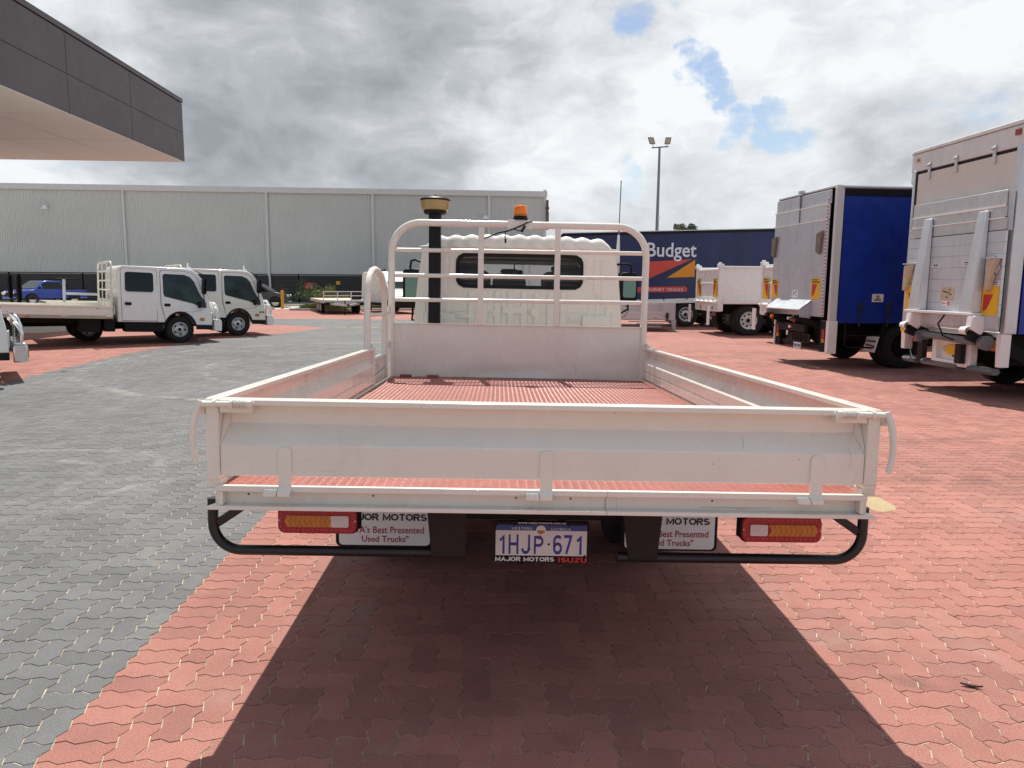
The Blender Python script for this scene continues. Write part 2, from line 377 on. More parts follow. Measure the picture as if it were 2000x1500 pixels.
# ------------------------------------------------------------------ mesh helpers
class M:
    def __init__(s):
        s.v = []; s.f = []; s.m = []

    def add(s, vs, fs, mi=0):
        o = len(s.v)
        s.v += [tuple(p) for p in vs]
        s.f += [[i + o for i in f] for f in fs]
        s.m += [mi] * len(fs)
        return s

    def box(s, x0, x1, y0, y1, z0, z1, mi=0):
        vs = [(x, y, z) for x in (x0, x1) for y in (y0, y1) for z in (z0, z1)]
        return s.add(vs, [(0, 1, 3, 2), (4, 6, 7, 5), (0, 4, 5, 1), (2, 3, 7, 6), (0, 2, 6, 4), (1, 5, 7, 3)], mi)

    def bar(s, p, q, w, h, up=(0, 0, 1), mi=0):
        p = Vector(p); q = Vector(q); a = (q - p).normalized(); up = Vector(up)
        if abs(a.dot(up)) > 0.98: up = Vector((0, 1, 0))
        sx = a.cross(up).normalized(); sz = sx.cross(a)
        vs = [c + sx * (i * w / 2) + sz * (j * h / 2) for c in (p, q) for i, j in ((-1, -1), (1, -1), (1, 1), (-1, 1))]
        return s.add(vs, [(0, 1, 2, 3), (7, 6, 5, 4), (0, 4, 5, 1), (1, 5, 6, 2), (2, 6, 7, 3), (3, 7, 4, 0)], mi)

    def tube(s, path, r, n=12, caps=True, mi=0):
        pts = [Vector(p) for p in path]
        rs = r if hasattr(r, '__len__') else [r] * len(pts)
        rings = []
        t0 = (pts[1] - pts[0]).normalized()
        ref = Vector((0, 0, 1)) if abs(t0.z) < 0.9 else Vector((1, 0, 0))
        nx = t0.cross(ref).normalized()
        for i, p in enumerate(pts):
            a = pts[i + 1] - p if i < len(pts) - 1 else p - pts[i - 1]
            if 0 < i < len(pts) - 1: a = (pts[i + 1] - p).normalized() + (p - pts[i - 1]).normalized()
            a.normalize()
            nx = (nx - a * nx.dot(a)).normalized(); ny = a.cross(nx)
            rings.append([p + (nx * math.cos(k * 2 * math.pi / n) + ny * math.sin(k * 2 * math.pi / n)) * rs[i] for k in range(n)])
        vs = [q for rg in rings for q in rg]
        fs = []
        for i in range(len(rings) - 1):
            for k in range(n):
                fs.append((i * n + k, i * n + (k + 1) % n, (i + 1) * n + (k + 1) % n, (i + 1) * n + k))
        if caps:
            fs.append(tuple(range(n))[::-1]); fs.append(tuple((len(rings) - 1) * n + k for k in range(n)))
        return s.add(vs, fs, mi)

    def lathe(s, prof, c=(0, 0, 0), axis='z', n=24, mi=0, flip=1):
        """prof: list of (radius, height along axis)"""
        vs = []; fs = []
        for r, h in prof:
            h *= flip
            for k in range(n):
                a = 2 * math.pi * k / n
                p = (r * math.cos(a), r * math.sin(a), h)
                if axis == 'x': p = (h, p[0], p[1])
                if axis == 'y': p = (p[1], h, p[0])
                vs.append((p[0] + c[0], p[1] + c[1], p[2] + c[2]))
        for i in range(len(prof) - 1):
            for k in range(n):
                f = (i * n + k, i * n + (k + 1) % n, (i + 1) * n + (k + 1) % n, (i + 1) * n + k)
                fs.append(f if flip > 0 else f[::-1])
        return s.add(vs, fs, mi)

    def prism(s, poly, axis, a0, a1, mi=0):
        """poly: 2D outline; axis x -> (y,z), y -> (x,z), z -> (x,y)"""
        n = len(poly)
        mk = {'x': lambda p, a: (a, p[0], p[1]), 'y': lambda p, a: (p[0], a, p[1]), 'z': lambda p, a: (p[0], p[1], a)}[axis]
        vs = [mk(p, a0) for p in poly] + [mk(p, a1) for p in poly]
        fs = [tuple(range(n))[::-1], tuple(range(n, 2 * n))]
        fs += [(i, (i + 1) % n, n + (i + 1) % n, n + i) for i in range(n)]
        return s.add(vs, fs, mi)

    def ring_prism(s, outer, inner, axis, a0, a1, mi=0):
        """frame between two outlines with equal point counts"""
        n = len(outer)
        mk = {'x': lambda p, a: (a, p[0], p[1]), 'y': lambda p, a: (p[0], a, p[1]), 'z': lambda p, a: (p[0], p[1], a)}[axis]
        vs = [mk(p, a0) for p in outer] + [mk(p, a0) for p in inner] + [mk(p, a1) for p in outer] + [mk(p, a1) for p in inner]
        fs = []
        for i in range(n):
            j = (i + 1) % n
            fs += [(i, j, n + j, n + i), (2 * n + i, 3 * n + i, 3 * n + j, 2 * n + j), (i, 2 * n + i, 2 * n + j, j), (n + i, n + j, 3 * n + j, 3 * n + i)]
        return s.add(vs, fs, mi)

    def quad(s, a, b, c, d, mi=0):
        return s.add([a, b, c, d], [(0, 1, 2, 3)], mi)

    def xf(s, fn):
        s.v = [tuple(fn(*p)) for p in s.v]
        return s

    def mesh(s, name, mats, smooth=None):
        me = bpy.data.meshes.new(name)
        me.from_pydata(s.v, [], s.f)
        for m in (mats if isinstance(mats, (list, tuple)) else [mats]):
            me.materials.append(m)
        if len(set(s.m)) > 1 or (s.m and s.m[0]):
            me.polygons.foreach_set('material_index', s.m)
        bm = bmesh.new(); bm.from_mesh(me)
        bmesh.ops.recalc_face_normals(bm, faces=bm.faces[:])
        bm.to_mesh(me); bm.free()
        if smooth:
            me.polygons.foreach_set('use_smooth', [True] * len(me.polygons))
            me.set_sharp_from_angle(angle=R(smooth))
        me.update()
        return me

    def build(s, name, mats, parent=None, smooth=35, bevel=0.0, seg=2, loc=None):
        ob = bpy.data.objects.new(name, s.mesh(name, mats, smooth))
        COL.objects.link(ob)
        if parent is not None: ob.parent = parent
        if loc is not None: ob.location = loc
        if bevel:
            b = ob.modifiers.new('edge_softening', 'BEVEL')
            b.width = bevel; b.segments = seg; b.limit_method = 'ANGLE'; b.angle_limit = R(35)
        return ob


def empty(name, loc, rot=(0, 0, 0)):
    o = bpy.data.objects.new(name, None)
    o.empty_display_size = 0.3
    o.location = loc; o.rotation_euler = rot
    COL.objects.link(o)
    return o


def tag(o, label=None, cat=None, group=None, kind=None):
    if label: o['label'] = label
    if cat: o['category'] = cat
    if group: o['group'] = group
    if kind: o['kind'] = kind
    return o


def kids(o):
    return [c for c in bpy.data.objects if c.parent == o]


def copy_tree(o, parent=None):
    c = o.copy(); COL.objects.link(c)
    if parent is not None: c.parent = parent
    for ch in kids(o):
        if ch is not c: copy_tree(ch, c)
    return c


def rrect(x0, x1, z0, z1, r, n=4):
    pts = []
    rr = r if hasattr(r, '__len__') else [r] * 4
    for (cx, cz, a0, q) in ((x1 - rr[0], z0 + rr[0], -90, rr[0]), (x1 - rr[1], z1 - rr[1], 0, rr[1]), (x0 + rr[2], z1 - rr[2], 90, rr[2]), (x0 + rr[3], z0 + rr[3], 180, rr[3])):
        for k in range(n + 1):
            a = R(a0 + 90 * k / n)
            pts.append((cx + q * math.cos(a), cz + q * math.sin(a)))
    return pts


def arc(cx, cy, r, a0, a1, n):
    return [(cx + r * math.cos(R(a0 + (a1 - a0) * k / n)), cy + r * math.sin(R(a0 + (a1 - a0) * k / n))) for k in range(n + 1)]


def text(body, w, h, m, name, parent, loc, rot=(R(90), 0, 0), bold=0.0, depth=0.0015, shear=0.0):
    """raised print: letters fitted to w x h, centred on loc"""
    cu = bpy.data.curves.new(name, 'FONT')
    cu.body = body; cu.size = 1.0; cu.offset = bold; cu.resolution_u = 3; cu.extrude = 0.5; cu.shear = shear
    tmp = bpy.data.objects.new('tmp_text', cu); COL.objects.link(tmp)
    bpy.context.view_layer.update()
    me = bpy.data.meshes.new_from_object(tmp)
    bpy.data.objects.remove(tmp); bpy.data.curves.remove(cu)
    co = np.zeros(len(me.vertices) * 3, dtype=np.float32); me.vertices.foreach_get('co', co); co = co.reshape(-1, 3)
    lo, hi = co.min(0), co.max(0)
    co = (co - (lo + hi) / 2) / (hi - lo) * np.array([w, h, depth * 2])
    me.vertices.foreach_set('co', co.ravel()); me.update()
    me.materials.clear(); me.materials.append(m)
    me.name = name
    o = bpy.data.objects.new(name, me); COL.objects.link(o)
    o.parent = parent; o.location = loc; o.rotation_euler = rot
    return o


def _a(cx, cy, rx, ry, a0, a1, n=8):
    return [(cx + rx * math.cos(R(a0 + (a1 - a0) * k / n)), cy + ry * math.sin(R(a0 + (a1 - a0) * k / n))) for k in range(n + 1)]


# plain bold capitals and figures as centre lines in a box one unit high
GLYPH = {
    'A': (.78, [[(0, 0), (.39, 1), (.78, 0)], [(.14, .34), (.64, .34)]]),
    'B': (.64, [[(0, 0), (0, 1), (.36, 1)] + _a(.36, .76, .24, .24, 90, -90) + [(0, .52)], [(.36, .52)] + _a(.38, .26, .26, .26, 90, -90) + [(0, 0)]]),
    'C': (.70, [_a(.37, .5, .37, .5, 48, 312, 14)]),
    'D': (.68, [[(0, 0), (0, 1), (.28, 1)] + _a(.28, .5, .40, .5, 90, -90, 12) + [(0, 0)]]),
    'E': (.56, [[(.56, 1), (0, 1), (0, 0), (.56, 0)], [(0, .52), (.5, .52)]]),
    'G': (.74, [_a(.37, .5, .37, .5, 50, 330, 14) + [(.74, .46), (.42, .46)]]),
    'H': (.66, [[(0, 0), (0, 1)], [(.66, 0), (.66, 1)], [(0, .52), (.66, .52)]]),
    'I': (.02, [[(.01, 0), (.01, 1)]]),
    'J': (.54, [[(.54, 1), (.54, .26)] + _a(.27, .26, .27, .26, 0, -180) ]),
    'K': (.66, [[(0, 0), (0, 1)], [(.64, 1), (.02, .36)], [(.22, .56), (.66, 0)]]),
    'L': (.54, [[(0, 1), (0, 0), (.54, 0)]]),
    'M': (.82, [[(0, 0), (0, 1), (.41, .12), (.82, 1), (.82, 0)]]),
    'N': (.68, [[(0, 0), (0, 1), (.68, 0), (.68, 1)]]),
    'O': (.78, [_a(.39, .5, .39, .5, 0, 360, 22)]),
    'P': (.62, [[(0, 0), (0, 1), (.36, 1)] + _a(.36, .74, .26, .26, 90, -90) + [(0, .48)]]),
    'R': (.66, [[(0, 0), (0, 1), (.38, 1)] + _a(.38, .75, .25, .25, 90, -90) + [(0, .50)], [(.32, .50), (.66, 0)]]),
    'S': (.62, [_a(.31, .745, .28, .255, 35, 270, 10) + _a(.31, .25, .31, .25, 90, -150, 12)]),
    'T': (.66, [[(0, 1), (.66, 1)], [(.33, 1), (.33, 0)]]),
    'U': (.66, [[(0, 1), (0, .32)] + _a(.33, .32, .33, .32, 180, 360, 10) + [(.66, 1)]]),
    'V': (.74, [[(0, 1), (.37, 0), (.74, 1)]]),
    'W': (1.0, [[(0, 1), (.25, 0), (.5, .9), (.75, 0), (1.0, 1)]]),
    'X': (.68, [[(0, 1), (.68, 0)], [(0, 0), (.68, 1)]]),
    'Z': (.62, [[(0, 1), (.62, 1), (0, 0), (.62, 0)]]),
    '1': (.24, [[(0, .76), (.24, 1), (.24, 0)]]),
    '6': (.56, [[(.52, .90)] + _a(.28, .70, .28, .30, 60, 180, 8) + _a(.28, .28, .28, .28, 180, 540, 16)]),
    '7': (.56, [[(0, 1), (.56, 1), (.20, 0)]]),
    ' ': (.22, []),
}


def caps(body, w, h, m, name, parent, loc, rot=(R(90), 0, 0), sw=.2, gap=.24, depth=.0012):
    """raised sans-serif capitals made of mitred strokes, fitted to w x h and centred on loc; sw is the stroke width"""
    hh = 1 - sw
    x = 0; strokes = []; word = 0; words_ = []; owner = []
    for ch in body:
        gw, st = GLYPH[ch]
        if ch == ' ': word += 1
        for p in st:
            strokes.append([(x + q[0] * .95, sw / 2 + q[1] * hh) for q in p]); words_.append(word)
        x += gw * .95 + gap
    tot = x - gap + sw
    mm = M()
    for si, p in enumerate(strokes):
        n = len(p); lft = []; rgt = []
        closed = math.hypot(p[0][0] - p[-1][0], p[0][1] - p[-1][1]) < 1e-6
        for i in range(n):
            a = p[i - 1] if i else (p[-2] if closed else None)
            b = p[i + 1] if i < n - 1 else (p[1] if closed else None)
            ds = []
            if a is not None: l = math.hypot(p[i][0] - a[0], p[i][1] - a[1]) or 1; ds.append(((p[i][0] - a[0]) / l, (p[i][1] - a[1]) / l))
            if b is not None: l = math.hypot(b[0] - p[i][0], b[1] - p[i][1]) or 1; ds.append(((b[0] - p[i][0]) / l, (b[1] - p[i][1]) / l))
            nx_, ny_ = -sum(q[1] for q in ds), sum(q[0] for q in ds)
            l = math.hypot(nx_, ny_) or 1; nx_ /= l; ny_ /= l
            k = nx_ * -ds[0][1] + ny_ * ds[0][0]
            k = min(1 / max(k, .3), 1.9) * sw / 2
            e = (0, 0)
            if len(ds) == 1 and p[i][1] not in (sw / 2, 1 - sw / 2): e = (0, 0)
            elif len(ds) == 1 and abs(ds[0][1]) > .6: e = (0, -sw / 2 if p[i][1] < .5 else sw / 2)
            lft.append((p[i][0] + nx_ * k + e[0], p[i][1] + ny_ * k + e[1])); rgt.append((p[i][0] - nx_ * k + e[0], p[i][1] - ny_ * k + e[1]))
        zt = 1 + si * .04
        vs = [(q[0], q[1], zt) for q in lft] + [(q[0], q[1], zt) for q in rgt] + [(q[0], q[1], 0) for q in lft] + [(q[0], q[1], 0) for q in rgt]
        fs = []
        for i in range(n - 1):
            fs += [(n + i, n + i + 1, i + 1, i), (i, i + 1, 2 * n + i + 1, 2 * n + i), (n + i + 1, n + i, 3 * n + i, 3 * n + i + 1)]
        mm.add(vs, fs); owner += [words_[si]] * len(fs)
    xs = [q[0] for q in mm.v]; ys_ = [q[1] for q in mm.v]
    x0, x1, y0, y1 = min(xs), max(xs), min(ys_), max(ys_)
    mm.xf(lambda a, b, c: ((a - (x0 + x1) / 2) / (x1 - x0) * w, (b - (y0 + y1) / 2) / (y1 - y0) * h, c * depth))
    for k in range(word + 1):          # one piece of lettering per word
        m2 = M(); used_ = {}
        for f, w_ in zip(mm.f, owner):
            if w_ != k: continue
            for i in f:
                if i not in used_: used_[i] = len(used_); m2.v.append(mm.v[i])
            m2.f.append([used_[i] for i in f]); m2.m.append(0)
        o = m2.build(name, m, parent, smooth=None, loc=loc)
        o.rotation_euler = rot


# ------------------------------------------------------------------ ground and paving
G_ANG = R(2.7)
CA, SA = math.cos(G_ANG), math.sin(G_ANG)
U = 0.1125
GX0, GY0 = -1.665, 2.9          # a point of the red/grey border


def g2w(a, b):                   # grid metres (from the border point) -> world
    return (GX0 + a * CA - b * SA, GY0 + a * SA + b * CA)


def sheet(name, poly, z, m, parent=None, kind='structure'):
    mm = M(); mm.add([(x, y, z) for x, y in poly], [tuple(range(len(poly)))])
    o = mm.build(name, m, parent, smooth=None)
    if kind: o['kind'] = kind
    return o


ground = sheet('ground', [(-700, -300), (700, -300), (700, 900), (-700, 900)], -0.03, CONC)
pavement = sheet('pavement', [(-70, -12), (60, -12), (60, 52), (-70, 52)], -0.0031, JSAND)


def in_field(x, y):
    return 0.9 < y < 19.0 and abs(x) < 0.73 * y + 3.0


def zone(x, y):
    """which colour of paver is laid at a point"""
    a = (x - GX0) * CA + (y - GY0) * SA
    if a > 0: return 'red'
    # left parking bays: curved red edge
    yy = [-20, 8, 11.8, 13.5, 17.1, 21.1]
    xx = [-8.0, -8.1, -8.28, -8.55, -8.97, -8.84]
    return 'red' if x < np.interp(y, yy, xx) else 'grey'


AMP = 0.0108
EDGE = [(0.0, 0.0), (0.30, 1.0), (0.70, -1.0)]


def paver_outline(nx, ny):
    """outline of a zigzag paver covering nx x ny grid cells"""
    pts = []
    for i in range(nx): pts += [((i + t) * U, a * AMP) for t, a in EDGE]
    for j in range(ny): pts += [(nx * U - a * AMP, (j + t) * U) for t, a in EDGE]
    for i in range(nx)[::-1]: pts += [((i + 1 - t) * U, ny * U - a * AMP) for t, a in EDGE]
    for j in range(ny)[::-1]: pts += [(a * AMP, (j + 1 - t) * U) for t, a in EDGE]
    return np.array(pts)


SHAPES = {k: paver_outline(*k) for k in ((2, 1), (1, 2), (1, 1))}


def paver_arrays(k):
    o = SHAPES[k]; L = np.array([k[0] * U, k[1] * U]); c = L / 2; p = o - c
    n = len(p)
    tp = p * (1 - 2 * 0.0034 / L); mid = p * (1 - 2 * 0.0026 / L); bt = p * (1 - 2 * 0.0023 / L)
    v = np.vstack([np.c_[tp, np.zeros(n)], np.c_[mid, np.full(n, -0.0016)], np.c_[bt, np.full(n, -0.0105)]])
    faces = [list(range(n))]
    for r in range(2):
        for i in range(n):
            j = (i + 1) % n
            faces.append([r * n + j, r * n + i, (r + 1) * n + i, (r + 1) * n + j])
    return v, faces


PARR = {k: paver_arrays(k) for k in SHAPES}
cells = []                       # (shape, grid centre a, b)
NI, NJ = 190, 190
for j in range(-20, NJ):
    for i in range(-NI, NI):
        x, y = g2w(i * U, j * U)
        if not in_field(x, y): continue
        if 0 <= i <= 1:
            if i == 0: cells.append(((2, 1), U, (j + 0.5) * U))      # header course along the border
            continue
        k = (i - j) % 4
        if k == 0:
            if i == -1: cells.append(((1, 1), (i + .5) * U, (j + .5) * U))
            else: cells.append(((2, 1), (i + 1) * U, (j + .5) * U))
        elif k == 1 and i == 2: cells.append(((1, 1), (i + .5) * U, (j + .5) * U))
        elif k == 2: cells.append(((1, 2), (i + .5) * U, j * U))
nx_px, ny_px = 1435.0, 750.0
pit = R(7.69)


def pix(x, y, z=0.0):
    z -= 1.65
    dd = y * math.cos(pit) - z * math.sin(pit); uu = y * math.sin(pit) + z * math.cos(pit)
    return 1000 + 1435 * x / dd, 750 - 1435 * uu / dd


rated = []
for c in cells:
    x, y = g2w(c[1], c[2]); px, py = pix(x, y)
    vis = 15 < px < 1985 and py < 1480
    z = zone(x, y)
    rated.append((y if vis else 99, c, x, y, z))
order = sorted(range(len(rated)), key=lambda q: rated[q][0])
single = set(order[:300])
TONES = [0.88, 0.95, 1.0, 1.04, 1.09]


def tone_attr(me, vals):
    at = me.attributes.new('tone', 'FLOAT', 'POINT')
    at.data.foreach_set('value', vals)


shared = {}
for k in SHAPES:
    for z, pm in (('red', P_RED), ('grey', P_GREY)):
        for ti, tv in enumerate(TONES):
            v, f = PARR[k]
            me = bpy.data.meshes.new('paver'); me.from_pydata(v.tolist(), [], f); me.materials.append(pm)
            tone_attr(me, [tv] * len(v)); shared[(k, z, ti)] = me
fields = {'red': [], 'grey': []}
for q, (rank, c, x, y, z) in enumerate(rated):
    if q in single:
        o = bpy.data.objects.new('paver', shared[(c[0], z, random.randrange(5))])
        o.location = (x, y, random.uniform(-0.0007, 0.0007))
        o.rotation_euler = (random.gauss(0, 0.003), random.gauss(0, 0.003), G_ANG + random.gauss(0, 0.004))
        o.parent = pavement
        COL.objects.link(o)
    else:
        fields[z].append((c, x, y))
for z, lst in fields.items():
    vs = []; fl = []; tones = []; off = 0
    for c, x, y in lst:
        v, f = PARR[c[0]]
        a = G_ANG + random.gauss(0, 0.004)
        ca, sa = math.cos(a), math.sin(a)
        tx, ty = random.gauss(0, 0.003), random.gauss(0, 0.003)
        w = np.c_[v[:, 0] * ca - v[:, 1] * sa + x, v[:, 0] * sa + v[:, 1] * ca + y, v[:, 2] + v[:, 0] * tx + v[:, 1] * ty + random.uniform(-0.0007, 0.0007)]
        vs.append(w)
        fl += [[i + off for i in ff] for ff in f]
        tones += [random.choice(TONES)] * len(v)
        off += len(v)
    me = bpy.data.meshes.new('paver_field')
    me.from_pydata(np.vstack(vs).tolist(), [], fl)
    me.materials.append(P_RED if z == 'red' else P_GREY)
    tone_attr(me, tones)
    o = bpy.data.objects.new('paver_field', me); o.parent = pavement; o['kind'] = 'stuff'
    COL.objects.link(o)

# far paving: sheets of the same pavers, too far off to tell apart
def ex(a, y):                    # x of the red/grey border at depth y
    return GX0 - (y - GY0) * math.tan(G_ANG)


FZ = -0.0010
Lb = lambda y: -(0.73 * y + 2.9)
sheet('grey_paving', [(-8.9, 18.9), (ex(0, 18.9), 18.9), (ex(0, 29), 29), (ex(0, 34.6), 34.6), (-45, 33.0), (-45, 29.6), (-9.5, 29.4), (-6.95, 27.7), (-7.57, 24.6), (-8.84, 21.1)], FZ, S_GREY)
sheet('red_paving', [(ex(0, 18.9), 18.9), (60, 18.9), (60, 52), (ex(0, 52), 52), (ex(0, 34.6), 34.6)], FZ, S_RED)
sheet('red_paving', [(-45, 33.0), (ex(0, 34.6), 34.6), (ex(0, 50), 50), (-14.0, 50), (-15.5, 47), (-20, 47), (-45, 47)], FZ, S_RED)
sheet('red_paving', [(-8.9, 18.9), (-8.84, 21.1), (-7.57, 24.6), (-6.95, 27.7), (-9.5, 29.4), (-45, 29.6), (-45, 18.9)], FZ - 0.0007, S_RED)
YL = (8.1 - 2.9) / .73
sheet('red_paving', [(-45, 18.9), (Lb(18.9), 18.9), (-8.1, YL), (-8.1, -8), (-45, -8)], FZ, S_RED)
sheet('red_paving', [(60, 18.9), (60, -8), (ex(0, -8), -8), (ex(0, .95), .95), (-Lb(.95), .95), (-Lb(18.9), 18.9)], FZ, S_RED)
sheet('grey_paving', [(-8.1, YL), (Lb(.95), .95), (ex(0, .95), .95), (ex(0, -8), -8), (-8.1, -8)], FZ, S_GREY)
sheet('concrete_apron', [(-60, 23.6), (-15.2, 23.6), (-14.2, 27.6), (-60, 28.2)], FZ + 0.006, CONC)
sheet('concrete_yard', [(-70, 47), (-14.6, 47), (-13.0, 52), (-70, 63)], FZ + 0.004, CONC)
# yellow dashed line on the lane
for k in range(4):
    x0 = -6.75 + k * 0.62
    mm = M(); mm.add([(x0, 28.0, 0.003), (x0 + 0.4, 28.02, 0.003), (x0 + 0.4, 28.14, 0.003), (x0, 28.12, 0.003)], [(0, 1, 2, 3)])
    o = mm.build('road_marking', PAINT_Y, None, smooth=None); o['kind'] = 'structure'

# ------------------------------------------------------------------ the tray truck in the foreground
HM = Matrix.Rotation(R(.98), 3, 'Z') @ Matrix.Rotation(R(.74), 3, 'Y') @ Matrix.Rotation(R(-1.76), 3, 'X')
FLOOR = 0.911
HT = Vector((.118, 2.6187, .911))
hero = empty('tray_truck', HT - HM @ Vector((0, 0, FLOOR)), HM.to_euler())
tag(hero, 'cream tray truck with red checker plate floor, seen from behind over its tailgate', 'truck', 'single cab tray trucks')
OFF = (0, 0, FLOOR)


def hp(mm, name, m, smooth=35, bevel=0.003, seg=2):
    return mm.build(name, m, hero, smooth, bevel, seg, OFF)


def gz(X, Y):
    """local z (from the floor plane) at which the ground lies under a point of the truck"""
    p = HM @ Vector((X, Y, 0)) + HT
    return -p.z / HM[2][2]


TL = 4.21
# floor with raised tread bars
mm = M(); mm.box(-1.17, 1.17, -0.03, TL, -0.012, 0.0)
hp(mm, 'tray_floor', REDFLOOR, bevel=0)
floor_o = bpy.data.objects['tray_floor']
vs = []; fs = []
P_ = 0.0335
nxb = int(2.30 / P_); nyb = int(4.14 / P_)


def lens(cx, cy, along_y, l=0.0125, w=0.0032, h=0.0022):
    o = len(vs)
    a, b = (w, l) if along_y else (l, w)
    vs.extend([(cx - a, cy, 0), (cx, cy - b, 0), (cx + a, cy, 0), (cx, cy + b, 0), (cx, cy, h)])
    fs.extend([(o, o + 1, o + 4), (o + 1, o + 2, o + 4), (o + 2, o + 3, o + 4), (o + 3, o, o + 4)])


for iy in range(nyb):
    for ix in range(nxb):
        cx = -1.145 + ix * P_; cy = 0.0 + iy * P_
        lens(cx, cy, True)
        lens(cx + P_ / 2, cy + P_ / 2, False)
mm = M(); mm.add(vs, fs)
o = mm.build('tread_bars', TREAD, floor_o, smooth=None); o['kind'] = 'stuff'; o.location = (0, 0, 0.0003)
# plate seams and small fittings on the floor
mm = M(); mm.box(-0.262, -0.258, 3.35, TL - .02, 0.0, 0.004)
mm.build('floor_seam', JOINT, floor_o)
mm = M()
for sx, sy in ((-1, 3.55), (1, 3.5)):
    mm.box(sx * 1.0 - .05, sx * 1.0 + .05, sy - .015, sy + .015, 0.001, 0.0035)
mm.build('tie_down_slot', JOINT, floor_o)
for x in (-1.03, -0.78):
    mm = M(); mm.box(x - .05, x + .05, TL - .10, TL - .03, 0, 0.024)
    hp(mm, 'floor_hinge', REDFLOOR)

# rear crossmember: channel with top lip, recessed web and wider bottom flange
mm = M()
mm.box(-1.175, 1.175, -0.052, -0.029, -0.016, 0.005)
mm.box(-1.17, 1.17, -0.012, -0.004, -0.07, -0.0125)
mm.box(-1.165, -1.15, -0.05, -0.012, -0.066, -0.0165)
mm.box(1.15, 1.165, -0.05, -0.012, -0.066, -0.0165)
mm.prism([(-1.205, -0.055), (1.205, -0.055), (1.175, .03), (-1.175, .03)], 'z', -0.083, -0.068)
hp(mm, 'rear_crossmember', CREAM, bevel=0.002)
mm = M()
for x in (-1.07, -.62, -.1, .1, .62, 1.02):
    mm.lathe([(0.0, -.0135), (.0035, -.0135), (.0035, -.012)], (x, 0, -.034), 'y', 8)
o = hp(mm, 'web_bolts', CHASSIS, bevel=0); o['kind'] = 'stuff'

# tailgate
PROF = [(-0.048, .314), (-0.048, .294), (0.013, .292), (0.014, .222), (-0.044, .152), (-0.044, .040), (-0.034, .040), (-0.034, .156), (0.024, .226), (0.024, .314)]
mm = M(); mm.prism(PROF, 'x', -1.158, 1.158)
tg = hp(mm, 'tailgate', CREAM, smooth=20, bevel=0.003)
for s in (-1, 1):
    mm = M(); mm.box(min(s * 1.205, s * 1.159), max(s * 1.205, s * 1.159), -.050, .02, .026, .318)
    mm.build('end_frame', CREAM, tg, bevel=.003)
    mm = M(); mm.prism([(-.0445, .152), (.0135, .2222), (.0135, .228), (-.0445, .158)], 'x', s * 1.1585, s * 1.156)
    mm.add([(s * 1.158, -.0446, .153), (s * 1.158, .013, .290), (s * 1.158, .0135, .223), (s * 1.138, .0128, .2225), (s * 1.142, .012, .288)], [(0, 3, 2), (0, 4, 3), (0, 1, 4)])
    mm.build('corner_gusset', CREAM, tg, smooth=None)
    mm = M(); mm.box(min(s * 1.155, s * 1.04), max(s * 1.155, s * 1.04), -.052, -.012, .268, .2955)
    mm.build('latch_plate', CREAM, tg, bevel=.003)
for s in (-1, 1):      # sprung bolt latches
    mm = M()
    mm.tube([(s * 1.215, -.066, .300), (s * 1.045, -.066, .302)], .0105, 12)
    mm.tube([(s * 1.052, -.066, .302), (s * 1.036, -.066, .302)], .0135, 8)
    for x in (1.165, 1.105):
        mm.tube([(s * x - .005, -.066, .301), (s * x + .005, -.066, .301)], .0165, 14)
        mm.box(s * x - .006, s * x + .006, -.066, -.045, .300, .316)
    hel = [(s * (1.098 - .046 * t / 60), -.066 + .0145 * math.cos(t * .63), .302 + .0145 * math.sin(t * .63)) for t in range(61)]
    mm.tube(hel, .0024, 6)
    lt = mm.build('latch_bolt', CREAM, tg, smooth=40)
    mm = M()
    path = [(s * 1.215, -.066, .312), (s * 1.225, -.07, .285), (s * 1.236, -.074, .245), (s * 1.241, -.076, .19), (s * 1.240, -.076, .14), (s * 1.231, -.074, .095)]
    mm.tube(path, [.011, .0125, .0125, .0115, .0115, .0115], 12)
    mm.build('latch_handle', CREAM, lt, smooth=40)
    mm = M(); mm.box(min(s * 1.208, s * 1.224), max(s * 1.208, s * 1.224), -.055, -.012, .26, .308)
    mm.build('latch_keeper', CREAM, lt, bevel=.002)
for x in (-.928, .006, .984):   # hinge straps
    mm = M()
    out = [(x - .023, .0)] + [(x + .023 * math.cos(R(180 - a)), .13 + .02 * math.sin(R(a))) for a in range(0, 181, 20)] + [(x + .023, .0)]
    mm.prism(out, 'y', -0.053, -0.0435)
    mm.prism([(-.053, .002), (-.0435, .002), (-.060, -.020), (-.072, -.014)], 'x', x - .023, x + .023)
    st = mm.build('hinge_strap', CREAM, tg, bevel=.002)
    mm = M()
    mm.box(x - .0225, x + .0225, -.076, -.05, -.028, -.010)
    mm.box(x - .072, x - .0255, -.076, -.05, -.028, -.010)
    mm.prism([(-.05, -.011), (-.05, -.004), (-.076, -.011)], 'x', x - .072, x - .0255)
    mm.build('hinge_knuckle', CREAM, st, bevel=.004)
    mm = M(); mm.tube([(x + .0226, -.063, -.019), (x + .034, -.063, -.019)], .005, 8)
    mm.build('hinge_pin', GALV, st)

